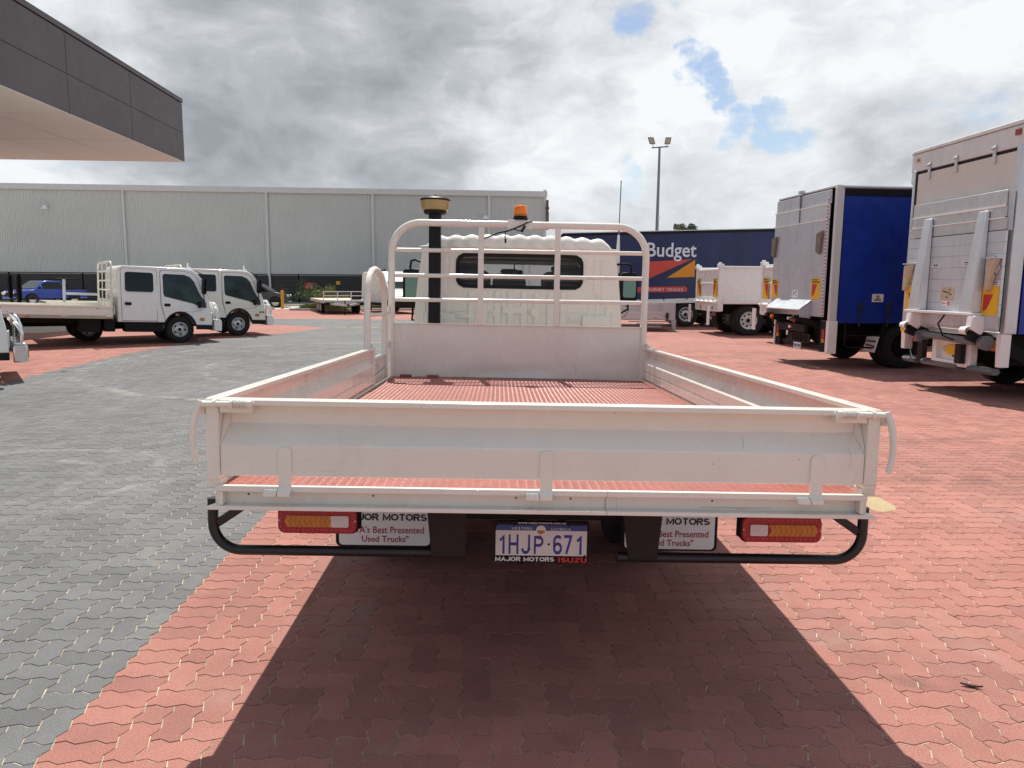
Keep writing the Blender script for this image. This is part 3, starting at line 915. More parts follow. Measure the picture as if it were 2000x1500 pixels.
# side boards
def side_board(s, y1):
    prof = [(s * (1.205 + a + .0), z) for a, z in ((-.036, .314), (-.036, .294), (.008, .292), (.008, .226), (-.036, .168), (-.036, .098), (-.030, .092), (-.036, .086), (-.036, .03), (.016, .03), (.016, .314))]
    mm = M(); mm.prism(prof, 'y', .004, y1)
    sb = hp(mm, 'side_board', CREAM, smooth=20, bevel=.002)
    mm = M()
    mm.box(min(s * 1.166, s * 1.222), max(s * 1.166, s * 1.222), y1 - .045, y1 + .001, .006, .318)
    mm.box(min(s * 1.172, s * 1.20), max(s * 1.172, s * 1.20), .03, y1 - .05, .004, .020)
    mm.box(min(s * 1.195, s * 1.215), max(s * 1.195, s * 1.215), .03, y1 - .05, .012, .034)
    mm.box(min(s * 1.16, s * 1.214), max(s * 1.16, s * 1.214), -.028, .028, -.006, .024)
    mm.build('bottom_rail', CREAM, sb, bevel=.003)
    mm = M(); mm.box(min(s * 1.19, s * 1.222), max(s * 1.19, s * 1.222), y1 - .05, y1 + .02, .316, .345)
    mm.tube([(s * 1.19, y1 - .02, .33), (s * 1.225, y1 - .02, .33)], .02, 10)
    mm.build('corner_catch', CREAM, sb, bevel=.003)
    return sb


side_board(1, 4.16)
side_board(-1, 3.28)
mm = M()
for s in (-1, 1):
    mm.box(min(s * 1.155, s * 1.185), max(s * 1.155, s * 1.185), -.028, TL, -.075, -.013)
hp(mm, 'side_rail', CREAM, bevel=.002)

# headboard
mm = M()
hx, hz, cr_ = 1.172, 1.415, .27
path = [(-hx, TL, -.05), (-hx, TL, .5), (-hx, TL, hz - cr_)] + [(-hx + cr_ - cr_ * math.cos(R(a)), TL, hz - cr_ + cr_ * math.sin(R(a))) for a in range(10, 91, 10)]
path += [(hx - cr_ + cr_ * math.sin(R(a)), TL, hz - cr_ + cr_ * math.cos(R(a))) for a in range(0, 91, 10)] + [(hx, TL, .5), (hx, TL, -.05)]
mm.tube(path, .032, 14)
hb = hp(mm, 'headboard', CREAM, smooth=45, bevel=0)
for z in (1.165, .935, .712):
    mm = M(); mm.tube([(-hx + .028, TL, z), (hx - .028, TL, z + .012)], .0195, 10)
    mm.build('cross_rail', CREAM, hb, smooth=45)
for x in (-.352, .352):
    mm = M(); mm.box(x - .026, x + .026, TL - .004, TL + .004, .49, hz - .026)
    mm.box(x - .026, x - .018, TL + .004, TL + .03, .49, hz - .026); mm.box(x + .018, x + .026, TL + .004, TL + .03, .49, hz - .026)
    mm.xf(lambda a, b, c: (a, b - .022, c))
    mm.build('upright_bar', CREAM, hb, bevel=.003)
# solid lower panel, slightly dented
nu, nv = 60, 16
vs = []; fs = []
for j in range(nv + 1):
    for i in range(nu + 1):
        x = -1.145 + 2.29 * i / nu; z = .004 + .486 * j / nv
        dent = .010 * math.exp(-((x + .2) / .25) ** 2 - ((z - .05) / .05) ** 2) + .009 * math.exp(-((x - .18) / .12) ** 2 - ((z - .07) / .05) ** 2)
        dent += .004 * math.sin(x * 5.1 + 1) * math.sin(z * 9) + .008 * math.exp(-((x - .9) / .1) ** 2 - ((z - .16) / .06) ** 2)
        dent += .006 * math.exp(-((x + .75) / .16) ** 2 - ((z - .2) / .1) ** 2)
        vs.append((x, TL - .005 + dent, z))
for j in range(nv):
    for i in range(nu):
        a = j * (nu + 1) + i
        fs.append((a, a + 1, a + nu + 2, a + nu + 1))
mm = M(); mm.add(vs, fs)
mm.box(-1.145, 1.145, TL - .02, TL + .02, .492, .500)
mm.box(-1.145, 1.145, TL + .018, TL + .024, .0, .49)
mm.build('solid_panel', CREAM, hb, smooth=30)
# grab hoop and gate panel in the left corner
mm = M()
hpth = [(3.245, .0), (3.245, .30), (3.235, .62), (3.265, .80), (3.33, .885), (3.45, .935), (3.60, .955), (3.78, .945), (3.95, .90), (4.06, .80), (4.11, .68), (4.13, .55), (4.13, .2), (4.13, .0)]
mm.tube([(-1.222, y, z) for y, z in hpth], .0265, 12)
mm.tube([(-1.222, 3.25, .573), (-1.222, 4.12, .578)], .016, 10)
gh = hp(mm, 'grab_hoop', CREAM, smooth=45, bevel=0)
mm = M(); mm.box(-1.228, -1.216, 3.30, 4.10, .03, .215)
mm.box(-1.235, -1.19, 3.33, 4.15, .205, .222)
mm.prism([(3.32, .0), (4.14, .0), (4.14, .10), (3.32, .055)], 'x', -1.205, -1.192)
mm.build('gate_panel', CREAM, gh, bevel=.003)
mm = M(); mm.tube([(-1.20, 3.42, .175), (-1.165, 3.42, .16)], .007, 8); mm.tube([(-1.165, 3.42, .185), (-1.165, 3.43, .13)], .006, 8)
mm.build('wing_bolt', GALV, gh)
mm = M()
for z in (.30, .62): mm.tube([(-1.196, 4.17, z - .03), (-1.196, 4.17, z + .03)], .014, 8)
mm.build('gate_hinge', CREAM, gh)

# beacon on its bracket, with loose cable
mm = M(); mm.box(-.115, .115, TL - .036, TL - .030, 1.375, 1.45); mm.box(-.115, .115, TL - .035, TL + .06, 1.447, 1.455)
bk = hp(mm, 'beacon_bracket', CREAM, bevel=.002)
mm = M(); mm.lathe([(0, 1.456), (.072, 1.456), (.072, 1.462), (.062, 1.492), (0, 1.492)], (.004, TL + .012, 0), 'z', 28)
bs = hp(mm, 'beacon', BLACK, smooth=30, bevel=0)
mm = M(); mm.lathe([(0, 1.492), (.0625, 1.4925), (.064, 1.50), (.0565, 1.572), (.052, 1.583), (.044, 1.588), (0, 1.589)], (.004, TL + .012, 0), 'z', 28)
mm.build('beacon_lens', ORANGE, bs, smooth=30)
mm = M(); mm.lathe([(0, 1.4935), (.0645, 1.494), (.0655, 1.50), (.0635, 1.512)], (.004, TL + .012, 0), 'z', 28)
mm.build('lens_skirt', AMBER, bs, smooth=30)
mm = M()
mm.tube([(.11, TL - .03, 1.45), (.085, TL - .05, 1.44), (.03, TL - .052, 1.41), (-.05, TL - .05, 1.375), (-.11, TL - .04, 1.352), (-.2, TL - .01, 1.335), (-.3, TL + .03, 1.295), (-.345, TL + .02, 1.28)], .0065, 8)
mm.tube([(-.06, TL - .05, 1.37), (.0, TL - .055, 1.352), (.03, TL - .055, 1.375), (.045, TL - .055, 1.39)], .005, 8)
mm.tube([(.045, TL - .055, 1.40), (.015, TL - .055, 1.345)], .011, 8)
mm.tube([(-.13, TL - .03, 1.35), (-.135, TL - .03, 1.31), (-.132, TL - .03, 1.265)], .004, 8)
mm.tube([(-.131, TL - .03, 1.285), (-.128, TL - .03, 1.245)], .009, 8)
mm.build('beacon_cable', BLACK, bs, smooth=40)

# raised air intake (snorkel) behind the headboard
SY = 4.44
mm = M(); mm.box(-.851, -.741, SY - .05, SY + .06, -.2, 1.455)
sn = hp(mm, 'air_intake_stack', BLACK, bevel=.006)
mm = M(); mm.lathe([(.055, 1.44), (.062, 1.47), (.060, 1.515), (.095, 1.52), (.108, 1.53), (.108, 1.552), (.0, 1.552)], (-.797, SY, 0), 'z', 30)
mm.build('intake_neck', BLACK, sn, smooth=30)
mm = M(); mm.lathe([(.0, 1.553), (.120, 1.553), (.130, 1.562), (.138, 1.628), (.138, 1.64), (0, 1.641)], (-.797, SY, 0), 'z', 30)
mm.build('dust_bowl', BOWL, sn, smooth=30)
mm = M(); mm.lathe([(0, 1.641), (.140, 1.642), (.1415, 1.655), (.128, 1.668), (.09, 1.678), (.02, 1.682), (.007, 1.685), (.007, 1.702), (0, 1.703)], (-.797, SY, 0), 'z', 30)
mm.build('intake_cap', BLACK, sn, smooth=30)

# cab: rear wall with rounded window, pressed ribs, scalloped roof, hollow inside
CY0, CY1 = 4.72, 6.35


def cab_half(z):
    """half width of the cab at height z"""
    return float(np.interp(z, [-.35, .3, .6, .95, 1.15, 1.25, 1.30, 1.335, 1.358], [1.045, 1.045, 1.03, .995, .962, .945, .92, .86, .78]))


CXC = .012
wx0, wx1, wz0, wz1 = -.600, .640, .856, 1.176
win = rrect(wx0, wx1, wz0, wz1, .085, 5)
zs = [-.35, .3, .6, .8, .95, 1.08, 1.15, 1.215, 1.24]
outer = [(CXC + cab_half(z), z) for z in zs] + [(CXC - cab_half(z), z) for z in zs[::-1]]


def resample(poly, cx, cz, n):
    """n points of a star-shaped outline at even angles about (cx, cz)"""
    pts = []
    m = len(poly)
    for k in range(n):
        a = 2 * math.pi * (k + .5) / n
        dx_, dz_ = math.cos(a), math.sin(a)
        best = None
        for i in range(m):
            (x1, z1), (x2, z2) = poly[i], poly[(i + 1) % m]
            ex_, ez_ = x2 - x1, z2 - z1
            den = dx_ * ez_ - dz_ * ex_
            if abs(den) < 1e-12: continue
            t = ((x1 - cx) * ez_ - (z1 - cz) * ex_) / den
            w = ((x1 - cx) * dz_ - (z1 - cz) * dx_) / den
            if t > 0 and -1e-9 <= w <= 1 + 1e-9: best = t if best is None else max(best, t)
        pts.append((cx + dx_ * best, cz + dz_ * best))
    return pts


wc = ((wx0 + wx1) / 2, (wz0 + wz1) / 2)
# use scaled windows as rings so the opening keeps its shape
NR = 160
ro = resample(outer, wc[0], wc[1], NR)
ri = resample(win, wc[0], wc[1], NR)
# the corners of the outline would be cut: snap the nearest ray to each corner
for c in (outer[0], outer[len(zs) - 1], outer[len(zs)], outer[-1]):
    i = min(range(NR), key=lambda q: (ro[q][0] - c[0]) ** 2 + (ro[q][1] - c[1]) ** 2); ro[i] = c
mm = M(); mm.ring_prism(ro, ri, 'y', CY0, CY0 + .03)
cab = hp(mm, 'cab', CREAM_CAB, smooth=25, bevel=0)
# side walls and front of the shell
mm = M()
zsd = [-.35, .3, .6, .8, .95, 1.08, 1.15, 1.24]
for s in (-1, 1):
    vs = []; fs = []
    ys = [CY0, CY0 + .02, CY1 - .25, CY1]
    for y in ys:
        for z in zsd:
            ins = 0.0
            if y == CY0: ins = .012
            if y == CY1: ins = .05
            if y > CY0 + .1 and z > .95: pass
            vs.append((CXC + s * (cab_half(z) - ins), y + (.0 if y < CY1 - .3 else -.30 * max(0, z - .55)), z))
    n = len(zsd)
    for i in range(len(ys) - 1):
        for k in range(n - 1):
            if ys[i] == CY0 + .02 and zsd[k] >= .6 and zsd[k] < 1.08: continue     # side window opening
            fs.append((i * n + k, (i + 1) * n + k, (i + 1) * n + k + 1, i * n + k + 1))
    mm.add(vs, fs)
# front panel below the windscreen, header above it, corner pillars
mm.box(CXC - 1.0, CXC + 1.0, CY1 - .08, CY1 - .02, -.35, .52)
mm.box(CXC - .93, CXC + .93, CY1 - .32, CY1 - .22, 1.16, 1.26)
for s in (-1, 1):
    mm.bar((CXC + s * .99, CY1 - .05, .5), (CXC + s * .92, CY1 - .25, 1.2), .06, .06)
    mm.bar((CXC + s * 1.0, CY0 + .62, .5), (CXC + s * .955, CY0 + .62, 1.2), .02, .09)
mm.build('cab_shell', CREAM_CAB, cab, smooth=30, bevel=.004)
# roof: lengthwise ribs with scalloped rear edge
NXR, NYR = 132, 16
vs = []; fs = []
for j in range(NYR + 1):
    for i in range(NXR + 1):
        t = i / NXR * 2 - 1
        x = CXC + t * .935
        edge = min(1.0, (1 - abs(t)) / .13)
        dome = 1.245 + .118 * (1 - (1 - edge) ** 2.4) - .035 * t * t
        rib = .5 + .5 * math.cos((x - CXC) * 2 * math.pi / .158)
        rib = rib ** .7
        amp = .021 * min(1, edge * 1.2)
        if j <= 8:
            a = R(90 * j / 8)
            y = CY0 - .012 + .075 * (1 - math.cos(a)) - rib * amp * .9 * math.cos(a)
            z = 1.245 + (dome - 1.245) * math.sin(a) ** .9 + rib * amp * math.sin(a)
        else:
            tt = (j - 8) / (NYR - 8)
            y = CY0 + .065 + tt * (CY1 - .26 - CY0 - .065)
            z = dome + rib * amp * (1 - tt * .4) - .09 * tt ** 3
        vs.append((x, y, z))
for j in range(NYR):
    for i in range(NXR):
        a = j * (NXR + 1) + i
        fs.append((a, a + 1, a + NXR + 2, a + NXR + 1))
mm = M(); mm.add(vs, fs)
mm.build('roof', CREAM_CAB, cab, smooth=60)
mm = M()
mm.prism([(CXC - .93, 1.246), (CXC + .93, 1.246), (CXC + .93, 1.238), (CXC - .93, 1.238)], 'y', CY0 - .02, CY0 + .01)
for s in (-1, 1):
    mm.tube([(CXC + s * .90, CY0 - .012, 1.244), (CXC + s * .985, CY0 - .005, 1.240)], [.011, .006], 8)
    mm.bar((CXC + s * .955, CY0, 1.245), (CXC + s * .93, CY1 - .3, 1.245), .03, .012)
mm.build('drip_rail', CREAM_CAB, cab, bevel=.002)
# pressed ribs of the rear wall
ribs = []
for k, x in enumerate(np.arange(-.455, .50, .131)):
    z1 = .822; z0 = -.1
    ribs.append((x, z0, z1, .030))
mm = M()


def rib(mm, x, z0, z1, hw, dep=.020, lean=0.0):
    n = 6
    out = []
    for (o_, y) in ((hw, 0.0), (hw - .016, -dep)):
        pts = [(x - o_, z0), (x + o_, z0), (x + o_ + lean, z1 - o_)] + [(x + lean + o_ * math.cos(R(a)), z1 - o_ + o_ * math.sin(R(a))) for a in (30, 60, 90, 120, 150)] + [(x - o_ + lean, z1 - o_)]
        out.append([(p[0], CY0 + y, p[1]) for p in pts])
    n = len(out[0])
    mm.add(out[0] + out[1], [tuple(range(n, 2 * n))] + [(i, (i + 1) % n, n + (i + 1) % n, n + i) for i in range(n)])


for x, z0, z1, hw in ribs: rib(mm, x, z0, z1, .042)
for s, xs in ((1, (.70, .775, .85)), (-1, (-.665, -.725))):
    for k, x in enumerate(xs): rib(mm, x, .93 - .12 * k, 1.155 - .01 * k, .020, .010, -s * .012)
for x in (.72, .80, .90): rib(mm, x, -.1, .80 - abs(x - .8), .024, .009)
for x in (-.69, -.77, -.90): rib(mm, x, -.1, .78, .024, .009)
for x in (.955, -.93): rib(mm, x, -.1, .62, .018, .009)
# lower brackets and cover plates
for x0, x1, z0, z1 in ((-.14, .10, .60, .665), (-.24, -.17, .57, .63), (.14, .20, .58, .655), (-.58, -.46, .55, .58), (.52, .62, .54, .565), (.33, .38, .52, .58)):
    mm.box(x0, x1, CY0 - .022, CY0 - .002, z0, z1)
mm.box(CXC - .8, CXC + .86, CY0 - .011, CY0 - .001, .615, .622)
mm.build('pressed_ribs', CREAM_CAB, cab, smooth=40)
# lower step of the rear wall
mm = M(); mm.prism([(CY0 - .001, .60), (CY0 - .04, .57), (CY0 - .05, -.3), (CY0 - .001, -.3)], 'x', CXC - .88, CXC - .62)
mm.prism([(CY0 - .001, .60), (CY0 - .03, .57), (CY0 - .04, -.3), (CY0 - .001, -.3)], 'x', CXC + .64, CXC + .93)
mm.build('rear_wall_step', CREAM_CAB, cab, bevel=.006)
# window rubber and glass
mm = M(); mm.ring_prism(resample(rrect(wx0 - .012, wx1 + .012, wz0 - .012, wz1 + .012, .09, 5), wc[0], wc[1], 96), resample(rrect(wx0 + .022, wx1 - .022, wz0 + .022, wz1 - .022, .07, 5), wc[0], wc[1], 96), 'y', CY0 - .009, CY0 + .012)
mm.build('rear_window_seal', BLACK, cab, smooth=30)
mm = M(); mm.add([(x, CY0 + .006, z) for x, z in rrect(wx0 + .01, wx1 - .01, wz0 + .01, wz1 - .01, .07, 5)], [tuple(range(24))])
mm.build('rear_window', TINT, cab, smooth=None)
mm = M(); mm.quad((CXC - .93, CY1 - .05, .5), (CXC + .93, CY1 - .05, .5), (CXC + .88, CY1 - .26, 1.18), (CXC - .88, CY1 - .26, 1.18))
mm.build('windscreen', CLEARG, cab, smooth=None)
mm = M()
for s in (-1, 1):
    mm.quad((CXC + s * 1.02, CY0 + .03, .6), (CXC + s * 1.02, CY1 - .2, .6), (CXC + s * .968, CY1 - .32, 1.1), (CXC + s * .968, CY0 + .03, 1.1))
mm.build('side_window', TINT, cab, smooth=None)
# interior
for x, w in ((-.52, .25), (-.08, .17), (.50, .25)):
    mm = M(); mm.prism(rrect(x - w, x + w, .35, 1.0 if w < .2 else 1.03, .08, 4), 'y', CY0 + .18, CY0 + .30)
    if w < .2: mm.prism(rrect(x - .09, x + .09, 1.0, 1.05, .03, 4), 'y', CY0 + .2, CY0 + .28)
    else: mm.prism(rrect(x - .15, x + .15, 1.02, 1.10, .05, 4), 'y', CY0 + .2, CY0 + .28)
    mm.build('seat', SEAT, cab, bevel=.02)
mm = M(); mm.box(CXC - .9, CXC + .9, CY1 - .45, CY1 - .1, .40, .62); mm.tube([(.38 + .2 * math.cos(R(a)), CY1 - .62 + .07 * math.sin(R(a)), .66 + .16 * math.sin(R(a))) for a in range(0, 361, 20)], .014, 8)
mm.build('dashboard', TRIM, cab, bevel=.02)
mm = M(); mm.prism(rrect(-.10, .09, 1.03, 1.095, .025, 3), 'y', CY1 - .36, CY1 - .33); mm.tube([(-.01, CY1 - .34, 1.09), (-.01, CY1 - .3, 1.18)], .008, 6)
mm.build('interior_mirror', BLACK, cab)
mm = M(); mm.box(CXC - .9, CXC + .9, CY0 + .05, CY1 - .3, 1.2, 1.21)
mm.build('headlining', TRIM, cab)
# mirrors on long arms
MY = 6.2
for s, x0, x1, z0, z1 in ((-1, -1.33, -1.10, .66, 1.095), (1, 1.27, 1.475, .755, 1.105)):
    mm = M(); mm.prism(rrect(x0, x1, z0, z1, .045, 4), 'y', MY, MY + .09)
    mr = hp(mm, 'door_mirror', BLACK, smooth=40, bevel=.012)
    mm = M(); mm.add([(x, MY - .004, z) for x, z in rrect(x0 + .03, x1 - .022, z0 + .05, z1 - .09, .03, 4)], [tuple(range(20))])
    mm.build('mirror_glass', MIRROR, mr, smooth=None)
    mm = M(); xo = (x0 + x1) / 2
    xa = s * 1.0
    mm.tube([(xa, MY - .1, 1.14), (s * 1.15, MY + .0, 1.19), (xo - s * .03, MY + .04, 1.205), (xo + s * .02, MY + .045, 1.19), (xo + s * .035, MY + .045, 1.09)], .014, 8)
    mm.tube([(xo, MY + .045, z0 + .02), (xo, MY + .045, z0 - .09), (s * 1.22, MY + .02, z0 - .17), (xa, MY - .05, z0 - .20)], .014, 8)
    mm.build('mirror_arm', BLACK, mr, smooth=40)
mm = M(); mm.tube([(1.335, MY, .72), (1.38, MY + .01, .66), (1.33, MY - .02, .58), (1.26, MY - .02, .56)], .004, 6)
hp(mm, 'mirror_cable', BLACK, bevel=0)
# radio aerial
mm = M(); mm.tube([(1.235, 6.3, 1.1), (1.238, 6.3, 1.24), (1.242, 6.3, 1.55)], [.03, .028, .014], 10)
ae = hp(mm, 'radio_aerial', WHITE, smooth=40, bevel=0)
mm = M(); mm.tube([(1.242, 6.3, 1.53), (1.243, 6.3, 1.7), (1.250, 6.3, 2.19)], [.012, .006, .006], 8)
mm.build('aerial_whip', GREYTUBE, ae, smooth=40)
mm = M(); mm.tube([(1.235, 6.3, .9), (1.235, 6.3, 1.1)], .022, 10)
mm.build('aerial_base', BLACK, ae, smooth=40)

# tail lights
for s, x0, x1, z1 in ((-1, -.993, -.697, -.106), (1, .767, 1.073, -.116)):
    z0 = z1 - .100
    mm = M(); mm.box(min(x0, x1) - .004 if s > 0 else x1 - .06, x0 + .06 if s > 0 else x1 + .008, .115, .135, z0 + .008, -.084)
    mm.box(x0 + .02, x1 - .02, .10, .13, z1 - .01, -.084)
    mm.prism(rrect(x0 - .004, x1 + .004, z0 - .004, z1 + .004, .028, 5), 'y', .088, .112)
    tl = hp(mm, 'tail_light', BLACK, smooth=30, bevel=.003)
    mm = M(); mm.prism(rrect(x0, x1, z0, z1, .026, 5), 'y', .074, .0895)
    mm.build('red_lens', REDLENS, tl, smooth=30, bevel=.004)
    mm = M()
    for k in range(15):
        for zz_ in (z0 + .013, z1 - .013): mm.lathe([(0, .0722), (.005, .0735), (.0055, .0742)], (x0 + .024 + k * (x1 - x0 - .048) / 14, 0, zz_), 'y', 6)
    for xx in (x0 + .012, x1 - .012):
        for k in range(4): mm.lathe([(0, .0722), (.005, .0735), (.0055, .0742)], (xx, 0, z0 + .027 + k * .0155), 'y', 6)
    o = mm.build('led_studs', LEDR, tl, smooth=40); o['kind'] = 'stuff'
    mm = M()
    for xx in (x0 + .006, x1 - .006): mm.lathe([(0, .0715), (.003, .0722), (.003, .0742)], (xx, 0, (z0 + z1) / 2), 'y', 8)
    o = mm.build('lens_screws', GALV, tl); o['kind'] = 'stuff'
    a0, a1 = (x0 + .026, x1 - .10) if s < 0 else (x0 + .10, x1 - .026)
    zc0, zc1 = z0 + .026, z1 - .030
    mm = M()
    nch = 9
    stp = (a1 - a0) / nch
    for k in range(nch):      # chevrons of the running indicator
        xl = a0 + k * stp; q = stp * .55 * s
        za, zb, zc = zc0, (zc0 + zc1) / 2, zc1
        xr = xl + stp * .93
        mm.prism([(xl + max(0, -q), za), (xr + max(0, -q), za), (xr + max(0, q), zb), (xl + max(0, q), zb)], 'y', .0705, .0735)
        mm.prism([(xl + max(0, q), zb), (xr + max(0, q), zb), (xr + max(0, -q), zc), (xl + max(0, -q), zc)], 'y', .0705, .0735)
    mm.build('amber_segment', AMBER, tl, smooth=None)
    mm = M()
    b0, b1 = (x1 - .097, x1 - .03) if s < 0 else (x0 + .03, x0 + .097)
    mm.prism(rrect(b0, b1, zc0, zc1, .006, 2), 'y', .0700, .0735)
    mm.build('white_segment', CLEARL, tl, smooth=None)

# tubular rear bar
for s in (-1, 1):
    dz = 0 if s < 0 else -.008
    mm = M()
    xv = s * 1.252; zb = -.288 + dz; r0 = .105
    pth = [(xv, .12, -.085), (xv, .12, zb + r0)] + [(xv - s * r0 * (1 - math.cos(R(a))), .12, zb + r0 - r0 * math.sin(R(a))) for a in range(10, 91, 10)] + [(s * .30, .12, zb)]
    mm.tube(pth, .0195, 14)
    rb = hp(mm, 'rear_bar', BLACK_POWDER, smooth=45, bevel=0)
    mm = M(); mm.bar((s * 1.238, .125, -.185), (s * 1.09, .16, -.085), .03, .03)
    mm.box(s * 1.17 - .02, s * 1.17 + .02, .13, .17, -.10, -.084)
    mm.build('bar_brace', BLACK_POWDER, rb, bevel=.004)
    mm = M(); x0, x1 = (-.438, -.285) if s < 0 else (.309, .469)
    mm.prism([(x0, -.085), (x1, -.085), (x1 - (.0 if s < 0 else .018), -.30), (x0 + (.022 if s < 0 else .03), -.30)], 'y', .095, .103)
    mm.build('bar_bracket', FLAP, rb, bevel=.004)

# mud flaps with dealer print
for s, xc in ((-1, -.805), (1, .826)):
    w2 = .258; zt, zb_ = -.16, -.705
    mm = M(); mm.prism(rrect(xc - w2 - .02, xc + w2 + .018, zb_ - .012, zt, .03, 3), 'y', 1.456, 1.464)
    mf = hp(mm, 'mud_flap', BLACK, bevel=0)
    mm = M(); mm.prism(rrect(xc - w2, xc + w2, zb_, zt - .01, .022, 3), 'y', 1.449, 1.4558)
    mm.build('flap_sign', SIGN_W, mf)
    caps('MAJOR MOTORS', .48, .046, PRINT, 'lettering', mf, (xc - (.012 if s > 0 else 0), 1.4488, -.540), sw=.21)
    text('"WA\'s Best Presented', .43, .041, PRINT_R, 'lettering', mf, (xc + .008, 1.4482, -.614), bold=.006)
    text('Used Trucks"', .265, .038, PRINT_R, 'lettering', mf, (xc + .004, 1.4482, -.667), bold=.006)

# number plate in its dealer frame
npx, npz = .021, -.322
mm = M(); mm.prism(rrect(npx - .203, npx + .203, npz - .092, npz + .088, .016, 4), 'y', .372, .384)
pf = hp(mm, 'number_plate', BLACK, bevel=.003)
PX = lambda zx: npx + (zx - 975) / 1040 * .406       # from plate picture coordinates
PZ = lambda zy: npz + .088 - (zy - 245) / 455 * .180
mm = M(); mm.box(PX(482), PX(1466), .3685, .3715, PZ(618), PZ(345))
mm.build('plate_face', PLATE_W, pf)
mm = M(); mm.box(PX(482), PX(1466), .3683, .3715, PZ(344.5), PZ(283))
mm.build('plate_band', PLATE_BLUE, pf)


def ptext(body, x0, x1, y0, y1, m, bold, shear=0.0):
    text(body, abs(PX(x1) - PX(x0)), abs(PZ(y1) - PZ(y0)), m, 'lettering', pf, ((PX(x0) + PX(x1)) / 2, .3676, (PZ(y0) + PZ(y1)) / 2), bold=bold, depth=.0008, shear=shear)


def pcaps(body, x0, x1, y0, y1, m, sw, gap=.24):
    caps(body, abs(PX(x1) - PX(x0)), abs(PZ(y1) - PZ(y0)), m, 'lettering', pf, ((PX(x0) + PX(x1)) / 2, .3683, (PZ(y0) + PZ(y1)) / 2), sw=sw, gap=gap, depth=.0008)


for ch, x0, x1 in (('1', 522, 580), ('H', 622, 728), ('J', 760, 862), ('P', 895, 998), ('6', 1103, 1200), ('7', 1218, 1312), ('1', 1352, 1412)):
    pcaps(ch, x0, x1, 388, 602, PRINT_B, .155)
pcaps('WESTERN', 650, 870, 306, 338, SIGN_W, .13, .42)
pcaps('AUSTRALIA', 1072, 1288, 310, 342, SIGN_W, .13, .42)
ptext('www.majormotors.com.au', 718, 1235, 248, 279, SIGN_W, .006)
pcaps('MAJOR MOTORS', 478, 1118, 628, 684, SIGN_W, .24, .26)
pcaps('ISUZU', 1160, 1472, 634, 690, BRAND_R, .27, .34)
mm = M(); cxe, cze = PX(968), PZ(340); re = .0205
mm.prism([(cxe + re * math.cos(R(a)), cze + re * math.sin(R(a))) for a in range(0, 360, 15)], 'y', .3676, .3684)
mm.build('plate_emblem', PLATE_W, pf)
mm = M(); mm.prism([(cxe + re * .8 * math.cos(R(a)), cze + re * .8 * math.sin(R(a))) for a in range(180, 361, 15)], 'y', .3668, .3675)
mm.build('emblem_sun', AMBER, pf)
mm = M(); mm.lathe([(0, .3676), (.005, .3676), (.005, .369)], (PX(1055), 0, PZ(492)), 'y', 10)
for q in ((680, 288), (1262, 296), (490, 290), (1445, 612)): mm.lathe([(0, .3674), (.004, .3674), (.004, .369)], (PX(q[0]), 0, PZ(q[1])), 'y', 8)
mm.build('plate_screw', CHASSIS, pf)
mm = M(); mm.box(npx - .10, npx - .07, .384, .40, npz - .1, -.1); mm.box(npx + .07, npx + .10, .384, .40, npz - .1, -.1)
mm.box(npx - .14, npx + .14, .39, .42, -.17, -.085)
mm.build('plate_bracket', CHASSIS, pf)

# chassis, axle, wheels, spare
mm = M()
for s in (-1, 1):
    mm.box(min(s * .35, s * .42), max(s * .35, s * .42), .3, 6.2, -.25, -.09)
for y in (.35, 1.0, 1.9, 2.8, 3.6): mm.box(-.36, .36, y, y + .08, -.22, -.10)
for y in (.5, 1.3, 2.1, 2.9, 3.7): mm.box(-1.15, 1.15, y, y + .06, -.085, -.014)
mm.box(-.25, .25, .7, 1.05, -.2, -.1)
hp(mm, 'chassis', CHASSIS, bevel=0)


def wheel_mesh_parts(rad, wid, rimr, holes=5, truck=True):
    """tyre and rim meshes, outer face towards +X"""
    t = M(); w = wid / 2
    t.lathe([(rimr, -w * .9), (rimr + .02, -w), (rad - .06, -w * 1.02), (rad - .015, -w * .9), (rad, -w * .7), (rad, w * .7), (rad - .015, w * .9), (rad - .06, w * 1.02), (rimr + .02, w), (rimr, w * .9)], axis='x', n=40)
    for k in (-.35, 0, .35):
        t.lathe([(rad + .0005, k * w - .006), (rad + .0005, k * w + .006)], axis='x', n=40)
    r = M()
    if truck:
        r.lathe([(rimr + .006, w * .93), (rimr - .006, w * .95), (rimr - .02, w * .80), (rimr - .03, w * .35), (rimr * .72, w * .15), (rimr * .52, w * .42), (rimr * .30, w * .46), (0, w * .46)], axis='x', n=36)
    else:
        r.lathe([(rimr + .004, w * .95), (rimr - .015, w * .9), (rimr - .02, w * .6), (rimr * .4, w * .75), (0, w * .78)], axis='x', n=30)
    dk = M()
    for k in range(holes):
        a = 2 * math.pi * k / holes + .3
        rr_ = rimr * .64; hr = rimr * .12
        xx = w * .30 if truck else w * .735
        dk.tube([(xx - .03, rr_ * math.cos(a), rr_ * math.sin(a)), (xx + .012, rr_ * math.cos(a), rr_ * math.sin(a))], hr, 10)
    for k in range(holes if truck else 5):
        a = 2 * math.pi * (k + .5) / (holes if truck else 5) + .3
        rr_ = rimr * .40
        dk.tube([(w * .4, rr_ * math.cos(a), rr_ * math.sin(a)), (w * .60, rr_ * math.cos(a), rr_ * math.sin(a))], rimr * .05, 6)
    dk.lathe([(rimr * .24, w * .45), (rimr * .22, w * .72), (0, w * .74)], axis='x', n=18)
    return t, r, dk


WCACHE = {}


